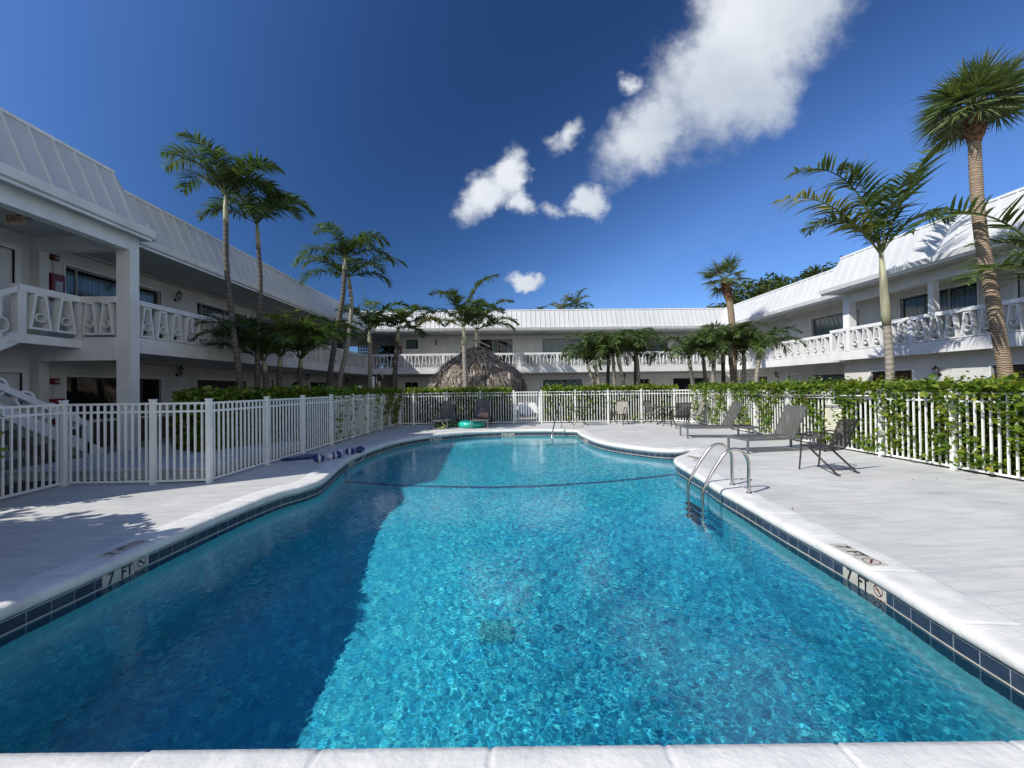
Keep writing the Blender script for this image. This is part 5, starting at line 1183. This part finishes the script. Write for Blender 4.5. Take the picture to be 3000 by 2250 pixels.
rng = np.random.default_rng(17); P = np.c_[rng.uniform(-6.5, 7.4, 900), rng.uniform(1.9, 16.3, 900), np.full(900, .006)]
P = P[~inside(P[:, :2], offset(.42))]; P = P[inside(P[:, :2], np.array(DECK))]; P = P[nz(P*np.array([1, 1, 0]), .9, 77) > .25][:60]
V_, F_ = leafcloud(P, .028, 18, .05, .5); V_[:, 2] = np.clip(V_[:, 2], .004, .02)
tag(npmesh('fallen_leaves', V_, F_, 'leaflitter', None, dry=np.ones(len(V_))*.8), 'small dry fallen leaves scattered over the pale deck', kind='stuff')
def table(c, label):
    root = empty('patio_table', (c[0], c[1], 0), label, 'table', 'round patio tables')
    b = MB(); b.lathe([(.01, .70), (.50, .70), (.505, .707), (.50, .715), (.01, .715)], (c[0], c[1], 0), 32); b.build('table_top', 'glass', root)
    b = MB(); b.torus((c[0], c[1], .705), .505, .014, 'z', 32, 6); b.torus((c[0], c[1], .40), .16, .010, 'z', 20, 6); b.build('rim', 'bronze', root, smooth=True)
    for k in range(4):
        a = R(45+90*k); ca, sa = math.cos(a), math.sin(a)
        b = MB(); b.tube(smooth_path([(c[0]+ca*.42, c[1]+sa*.42, .69), (c[0]+ca*.20, c[1]+sa*.20, .52), (c[0]+ca*.15, c[1]+sa*.15, .34), (c[0]+ca*.26, c[1]+sa*.26, .12), (c[0]+ca*.42, c[1]+sa*.42, .0)], 5), .013, 6); b.build('leg', 'bronze', root, smooth=True)
table((2.95, 15.55), 'round glass patio table standing alone beside the pool handrail'); table((6.2, 15.02), 'round glass patio table with chairs near the fence corner')
def lounger_proto():
    """foot end at the origin, head along +X"""
    root = empty('sun_lounger', (0, 0, 0)); L_, W_, h = 1.95, .60, .33
    b = MB()
    for s in (-1, 1): b.box(0, L_, s*W_/2-.02, s*W_/2+.02, h-.055, h)
    b.box(0, .04, -W_/2+.02, W_/2-.02, h-.055, h); b.box(L_-.04, L_, -W_/2+.02, W_/2-.02, h-.055, h)
    b.build('frame', 'greymetal', root, bevel=.004)
    for x in (.0, L_-.30):
        for s in (-1, 1): b = MB(); y = s*W_/2; b.box(x+.002, x+.042, y-.02, y+.02, 0, h-.055); b.build('leg', 'greymetal', root, bevel=.003)
    b = MB(); n = 10
    for i in range(n): x0 = .03+(1.15)*i/n; x1 = .03+1.15*(i+1)/n; z0 = h-.004-.015*math.sin(math.pi*i/n); z1 = h-.004-.015*math.sin(math.pi*(i+1)/n); b.quad((x0, -W_/2+.02, z0), (x1, -W_/2+.02, z1), (x1, W_/2-.02, z1), (x0, W_/2-.02, z0))
    b.build('seat', 'sling', root, smooth=True)
    ang = R(63); bl = .74; hx = 1.20
    tip = (hx+bl*math.cos(ang), h+bl*math.sin(ang))
    b = MB(); n = 8
    for i in range(n):
        f0, f1 = i/n, (i+1)/n; g = lambda f_: .035*math.sin(math.pi*f_)
        b.quad((hx+(tip[0]-hx)*f0-g(f0)*.6, -W_/2+.03, h+(tip[1]-h)*f0+g(f0)*.3), (hx+(tip[0]-hx)*f0-g(f0)*.6, W_/2-.03, h+(tip[1]-h)*f0+g(f0)*.3), (hx+(tip[0]-hx)*f1-g(f1)*.6, W_/2-.03, h+(tip[1]-h)*f1+g(f1)*.3), (hx+(tip[0]-hx)*f1-g(f1)*.6, -W_/2+.03, h+(tip[1]-h)*f1+g(f1)*.3))
    br_ = b.build('backrest', 'sling', root, smooth=True)
    b = MB()
    for s in (-1, 1): b.bar((hx, s*(W_/2-.03), h-.01), (tip[0], s*(W_/2-.03), tip[1]), .03, .03); b.bar((hx+.42*math.cos(ang), s*(W_/2-.05), h+.42*math.sin(ang)), (hx+.55, s*(W_/2-.05), h-.03), .014)
    b.bar((tip[0], -W_/2+.03, tip[1]), (tip[0], W_/2-.03, tip[1]), .03); b.build('backrest_frame', 'greymetal', root)
    return root
LPo = lounger_proto(); LG = 'grey mesh sun loungers'
for i, (x, y, a, lab) in enumerate(((5.22, 8.86, 8, 'grey sun lounger nearest the pool ladder, backrest raised'), (5.20, 11.50, -6, 'grey sun lounger farther back on the right, seen from its side'), (-2.40, 14.85, 84, 'grey sun lounger at the far left with green floats under it'), (-.90, 14.75, 88, 'grey sun lounger at the far side holding a pink bag, teal ring below'))):
    o = LPo if i == 0 else copy_tree(LPo); o.location = (x, y, 0); o.rotation_euler.z = R(a); tag(o, lab, 'sun lounger', LG)
# teal ring, toys, bag
e = empty('swim_ring', (-1.25, 15.35, 0), 'teal inflatable swim ring lying under the far lounger', 'swim ring'); b = MB(); b.torus((-1.25, 15.35, .12), .40, .125, 'z', 36, 12); b.build('tube', 'hatch', e, smooth=True)
b = MB(); b.lathe([(.012, 0), (.018, .0), (.014, .035)], (-1.25, 14.95, .23), 8); b.build('valve', 'plastic', e)
e = empty('pool_float', (-2.3, 15.6, 0), 'dark green folded pool float with lime tail under the left far lounger', 'pool float'); b = MB(); b.torus((-2.35, 15.7, .09), .32, .085, 'z', 30, 8, .9); b.torus((-1.95, 15.9, .07), .25, .07, 'z', 24, 8, .9); b.build('body', 'toygreen', e, smooth=True)
b = MB(); b.tube(smooth_path([(-2.35, 15.2, .26), (-2.28, 15.12, .14), (-2.2, 15.05, .08), (-2.32, 14.98, .04), (-2.45, 14.93, .03)], 6), [.03]*25, 8); b.build('tail', 'lime', e, smooth=True)
def lump(c, r, seed, name, m, parent, lab=None):
    rng = np.random.default_rng(seed); nu, nv = 28, 14; V_ = []; F_ = []
    for j in range(nv+1):
        for i in range(nu):
            a = 2*math.pi*i/nu; e_ = math.pi*(j/nv-.5); V_.append((math.cos(a)*math.cos(e_), math.sin(a)*math.cos(e_), math.sin(e_)))
    V_ = np.array(V_); V_ = V_*(1+.20*nz(V_, 3.2, seed)[:, None])*np.array(r)+np.array(c); V_[:, 2] = np.maximum(V_[:, 2], c[2]-r[2]*.7)
    for j in range(nv):
        for i in range(nu): F_.append((j*nu+i, j*nu+(i+1) % nu, (j+1)*nu+(i+1) % nu, (j+1)*nu+i))
    return npmesh(name, V_, np.array(F_), m, parent, smooth=True)
e = empty('beach_bag', (-.82, 15.75, .32), 'crumpled pinkish bag lying on the far lounger', 'bag'); lump((-.82, 15.75, .43), (.22, .17, .14), 4, 'cloth', 'pink', e)
b = MB(); b.tube(smooth_path([(-.95, 15.65, .52), (-.90, 15.6, .66), (-.84, 15.62, .70), (-.80, 15.66, .54)], 6), .012, 6); b.build('handle', 'pink', e, smooth=True)
# white bench behind the far gate
e = empty('plastic_bench', (1.05, 18.1, 0), 'white plastic seat standing behind the far gate', 'seat')
b = MB(); b.add([(.60, 18.05, .38), (1.55, 18.05, .38), (1.45, 18.35, .80), (.70, 18.35, .80), (.60, 18.10, .36), (1.55, 18.10, .36), (1.45, 18.40, .80), (.70, 18.40, .80)], [(0,1,2,3),(4,7,6,5),(0,4,5,1),(1,5,6,2),(2,6,7,3),(3,7,4,0)]); b.build('backrest', 'plastic', e, bevel=.01)
b = MB(); b.box(.58, 1.57, 17.65, 18.08, .34, .38); b.build('seat', 'plastic', e, bevel=.01)
for x, y in ((.64, 17.7), (1.5, 17.7), (.64, 18.1), (1.5, 18.1)): b = MB(); b.box(x-.02, x+.02, y-.02, y+.02, 0, .34); b.build('leg', 'plastic', e)
# pool ladder
e = empty('pool_ladder', (3.39, 5.68, 0), 'brushed steel pool ladder with two curved grab rails', 'ladder')
for yb, xw, yw in ((5.91, 2.76, 5.97), (5.44, 2.74, 5.50)):
    xb = 3.40 if yb > 5.6 else 3.36
    f = lambda d, z: (xb-d*(xb-xw)/.64, yb+(yw-yb)*d/.64, z)
    b = MB(); b.tube(smooth_path([f(0, -.02), f(0, .22), f(.0, .42), f(.04, .53), f(.12, .60), f(.22, .61), f(.32, .55), f(.42, .41), f(.52, .25), f(.60, .10), f(.635, .0), f(.64, -.15), f(.64, -.6), f(.64, -1.15)], 6), .0215, 12); b.build('rail', 'steel', e, smooth=True)
    b = MB(); b.lathe([(.025, 0), (.048, .0), (.046, .012), (.03, .022)], (xb, yb, .0), 16); b.build('flange', 'steel', e, smooth=True)
b = MB()
for z in (-.42, -.70, -.98): b.box(2.69, 2.80, 5.50, 5.96, z, z+.025)
b.build('tread', 'greymetal', e)
# far handrail
e = empty('pool_handrail', (2.12, 14.68, 0), 'steel handrail going down into the shallow end', 'handrail')
b = MB(); P_ = smooth_path([(2.12, 14.68, 0), (2.12, 14.66, .55), (2.10, 14.58, .84), (2.05, 14.40, .93), (1.98, 14.2, .86), (1.85, 13.9, .60), (1.62, 13.38, -.05), (1.56, 13.25, -.40), (1.54, 13.2, -.55)], 6); b.tube(P_, .022, 10); b.build('rail', 'steel', e, smooth=True)
b = MB(); b.lathe([(.05, 0), (.05, .02), (.025, .03)], (2.12, 14.68, 0), 12); b.build('flange', 'steel', e)
# rope of floats and the folded cover on the left
e = empty('float_rope', (-3.7, 8.6, 0), 'coiled lane rope with navy and white buoys on the left coping', 'lane rope')
BU = [(-3.86, 8.42, 35), (-3.70, 8.68, 50), (-3.62, 8.88, 75), (-3.78, 9.28, 120), (-3.55, 9.30, 10), (-3.42, 9.55, 40)]
for k, (x, y, a) in enumerate(BU):
    for part, (a0, a1) in (('buoy', (-.13, .13)),):
        b = MB(); n = 12; pr = [(.010, -.11), (.04, -.10), (.068, -.06), (.078, -.025), (.079, .0), (.078, .025), (.068, .06), (.04, .10), (.010, .11)]
        V0 = []; ca, sa = math.cos(R(a)), math.sin(R(a))
        for ri, zi in pr:
            for i in range(n):
                t = 2*math.pi*i/n; lx, ly, lz = zi, ri*math.cos(t), ri*math.sin(t); V0.append((x+lx*ca-ly*sa, y+lx*sa+ly*ca, .08+lz))
        F0 = [(i*n+j, i*n+(j+1) % n, (i+1)*n+(j+1) % n, (i+1)*n+j) for i in range(len(pr)-1) for j in range(n)]
        b.add(V0, F0); b.mi = [(1 if (f_//n) in (3, 4) or k % 3 == 2 else 0) if k % 2 else (0 if (f_//n) in (3, 4) else 1) for f_ in range(len(F0))]
        b.build('buoy', ['buoywhite', 'blue'], e, smooth=True)
b = MB(); b.tube(smooth_path([(-3.98, 8.35, .03), (-3.8, 8.55, .08), (-3.66, 8.78, .08), (-3.6, 8.95, .08), (-3.78, 9.28, .08), (-3.55, 9.3, .08), (-3.42, 9.55, .08), (-3.34, 9.5, .05), (-3.26, 9.42, -.05), (-3.30, 9.2, -.14)], 6), .009, 6); b.build('rope', 'rope', e, smooth=True)
e = empty('folded_cover', (-4.5, 8.95, 0), 'folded dark blue vinyl bundle on the deck at the left fence', 'vinyl bundle')
b = MB()
for k in range(4): b.add([(-4.62+.01*k, 8.62+.01*k, .013*k), (-4.22, 8.75, .013*k), (-4.16, 9.25-.02*k, .013*k), (-4.52, 9.20, .013*k)]+[(-4.62+.01*k, 8.62+.01*k, .013*k+.011), (-4.22, 8.75, .013*k+.011), (-4.16, 9.25-.02*k, .013*k+.011), (-4.52, 9.20, .013*k+.011)], [(0,3,2,1),(4,5,6,7),(0,1,5,4),(1,2,6,5),(2,3,7,6),(3,0,4,7)])
b.build('sheet', 'blue', e, bevel=.006); lump((-4.62, 8.66, .03), (.14, .10, .035), 9, 'loose_end', 'blue', e)
# pole along the right fence, sign
e = empty('pool_pole', (7.62, 8.2, 0), 'long aluminium pool pole hung along the top of the right fence', 'pole')
b = MB(); b.tube([(7.62, 8.15, 1.235), (7.60, 12.6, 1.20)], .017, 8); b.build('outer_tube', 'alu', e, smooth=True); b = MB(); b.tube([(7.60, 12.6, 1.20), (7.60, 13.4, 1.195)], .012, 8); b.tube([(7.64, 9.0, 1.165), (7.62, 13.2, 1.15)], .011, 8); b.build('inner_tube', 'alu', e, smooth=True)
p0 = Vector((7.645, 9.30, .38)); p1 = Vector((7.665, 8.84, .38)); e = empty('pool_sign', (7.65, 9.07, .38), 'cream POOL RULES sign with black header hung on the right fence', 'sign')
b = MB(); b.add([(7.60, 9.32, .36), (7.60, 8.80, .36), (7.62, 8.87, 1.02), (7.62, 9.30, 1.02), (7.61, 9.32, .36), (7.61, 8.80, .36), (7.63, 8.87, 1.02), (7.63, 9.30, 1.02)], [(0,1,2,3),(4,7,6,5),(0,4,5,1),(1,5,6,2),(2,6,7,3),(3,7,4,0)]); b.build('board', 'signcream', e)
b = MB(); b.add([(7.612, 9.295, .935), (7.612, 8.865, .935), (7.614, 8.875, 1.0), (7.614, 9.293, 1.0)], [(0,1,2,3)]); b.build('header', 'ink', e)
SR = Matrix.Rotation(R(-90), 4, 'Z') @ Matrix.Rotation(R(90), 4, 'X')
text('POOL RULES', .062, 'title', 'plastic', e, Matrix.Translation((-.045, .01, .588)) @ SR, 1.05, bold=.001)
b = MB(); rng = np.random.default_rng(2)
for k in range(11):
    z = .895-.045*k; y = 9.27; end = 8.92-.0*k+rng.uniform(0, .10)
    while y > end:
        w_ = rng.uniform(.02, .06); y1 = max(end, y-w_); xo = 7.597+(z-.36)*.03
        b.add([(xo, y, z), (xo, y1, z), (xo+.0007, y1, z+.020), (xo+.0007, y, z+.020)], [(0,1,2,3)]); y = y1-.012
b.build('text_lines', 'greyink', e)
# shower and board behind the left gate
e = empty('outdoor_shower', (-6.2, 20, 0), 'outdoor shower on a rough wooden post with curved steel arm', 'shower')
b = MB(); b.tube([(-6.22, 20, 0), (-6.2, 20, 1.0), (-6.21, 20.02, 1.9)], .09, 8); b.build('post', 'wood', e); b = MB(); b.tube(smooth_path([(-6.28, 19.9, 1.2), (-6.28, 19.9, 2.1), (-6.2, 19.9, 2.28), (-6.05, 19.9, 2.24), (-5.98, 19.9, 2.12)], 6), .018, 8); b.lathe([(.02, .06), (.06, .0)], (-5.97, 19.9, 2.04), 10); b.build('arm', 'steel', e, smooth=True)
e = empty('white_board', (-5.0, 15.6, 0), 'narrow white board on a post seen edge-on above the left hedge', 'board'); b = MB(); b.box(-5.12, -5.04, 15.70, 15.75, 1.42, 2.0); b.build('board', 'trim', e); b = MB(); b.box(-5.1, -5.06, 15.7, 15.76, -.03, 1.42); b.build('post', 'trim', e)
b = MB(); b.box(-4.90, -4.84, 13.62, 13.68, -.03, 1.60); b.box(-4.91, -4.83, 13.61, 13.69, 1.60, 1.63); tag(b.build('gate_post', 'fence'), 'taller white post standing behind the left gate', 'post')

# ------------------------------------------------------------------ depth markers
def symbol(b, cx, cy, r, th, z=0.):
    n = 28
    for k in range(n):
        a0, a1 = 2*math.pi*k/n, 2*math.pi*(k+1)/n
        b.add([(cx+r*math.cos(a0), cy+r*math.sin(a0), z), (cx+r*math.cos(a1), cy+r*math.sin(a1), z), (cx+(r-th)*math.cos(a1), cy+(r-th)*math.sin(a1), z), (cx+(r-th)*math.cos(a0), cy+(r-th)*math.sin(a0), z)], [(0,1,2,3)])
    q = r*.70; t = th*.6; b.quad((cx-q-t, cy+q-t, z), (cx-q+t, cy+q+t, z), (cx+q+t, cy-q+t, z), (cx+q-t, cy-q-t, z))
    b.quad((cx-r*.5, cy-.02*r, z), (cx+r*.25, cy+.12*r, z), (cx+r*.25, cy+.26*r, z), (cx-r*.5, cy+.12*r, z))
def marker(name, mw, num, label, s=.15, sym='redink', words=True, parent=None):
    """three tiles in the local xy plane, reading along +x, centred"""
    root = empty(name, (0, 0, 0), label, 'depth marker', 'depth marker tiles'); root.matrix_world = mw
    b = MB(); 
    for k in range(3): b.box((k-1.5)*s+.002, (k-.5)*s-.002, -s/2, s/2, -.004, .0)
    b.build('tile', 'tile_cream', root, local=True)
    text(num, s*.95, 'numeral', 'ink', root, Matrix.Translation((-s, 0, .0012)), .9, bold=.004)
    text('FT', s*.95, 'unit', 'ink', root, Matrix.Translation((0, 0, .0012)), .78, bold=.004)
    b = MB(); symbol(b, s, s*.12 if words else 0, s*.30 if words else s*.4, s*.05, .0012); b.build('no_diving_symbol', sym, root, local=True)
    if words: text('NO DIVING', s*.2, 'wording', sym, root, Matrix.Translation((s, -s*.34, .0012)), .92, bold=.0012)
    return root
def frame(o, x, y):                                              # matrix with the given local x and y axes
    x = Vector(x).normalized(); y = Vector(y); y = (y-x*y.dot(x)).normalized(); z = x.cross(y)
    m = Matrix.Identity(4)
    for i in range(3): m[i][0], m[i][1], m[i][2], m[i][3] = x[i], y[i], z[i], o[i]
    return m
def walldir(x, y):
    W3 = offset(.030); i = int(np.argmin(np.hypot(W3[:, 0]-x, W3[:, 1]-y))); t = W3[(i+16) % len(W3)]-W3[i-16]; return W3[i], t/np.linalg.norm(t)
def wall_marker(x, y, num, label, **kw):
    p, t = walldir(x, y); inn = np.array([t[1], -t[0]])              # towards the water
    o = Vector((p[0]+inn[0]*.006, p[1]+inn[1]*.006, -.146))
    xa = Vector((-t[0], -t[1], 0)) ; za = Vector((inn[0], inn[1], 0))
    if xa.cross(Vector((0, 0, 1))).dot(za) < 0: xa = -xa
    return marker('depth_marker', frame(o, xa, (0, 0, 1)), num, label, **kw)
wall_marker(2.94, 3.23, '7', 'cream 7 FT NO DIVING tiles set in the right pool wall')
wall_marker(-3.48, 3.77, '7', 'cream 7 FT NO DIVING tiles set in the left pool wall', sym='ink')
wall_marker(-3.36, 9.0, '5', 'cream 5 FT tiles in the left pool wall below the buoys', sym='ink')
wall_marker(-2.2, 13.1, '4', 'cream 4 FT tiles in the shaded far left pool wall', sym='ink')
wall_marker(.15, 14.05, '3', 'cream 3 FT tiles in the far pool wall', sym='ink', words=False)
wall_marker(2.46, 12.2, '4', 'cream 4 FT tiles on the curved wall by the handrail', sym='redink')
marker('depth_marker', frame((3.05, 3.42, .0185), (-.06, -1, 0), (1, -.06, 0)), '7', 'grey 7 FT marker with no-diving sign flush in the right coping', s=.15, words=False)
marker('depth_marker', frame((3.90, 8.22, .0185), (.25, -1, 0), (1, .25, 0)), '5', 'grey 5 FT marker flush in the coping near the ladder', s=.11, words=False)
marker('depth_marker', frame((-3.63, 3.9, .0185), (0, 1, 0), (-1, 0, 0)), '7', 'marker with 7 FT flush in the left coping', s=.13, words=False)
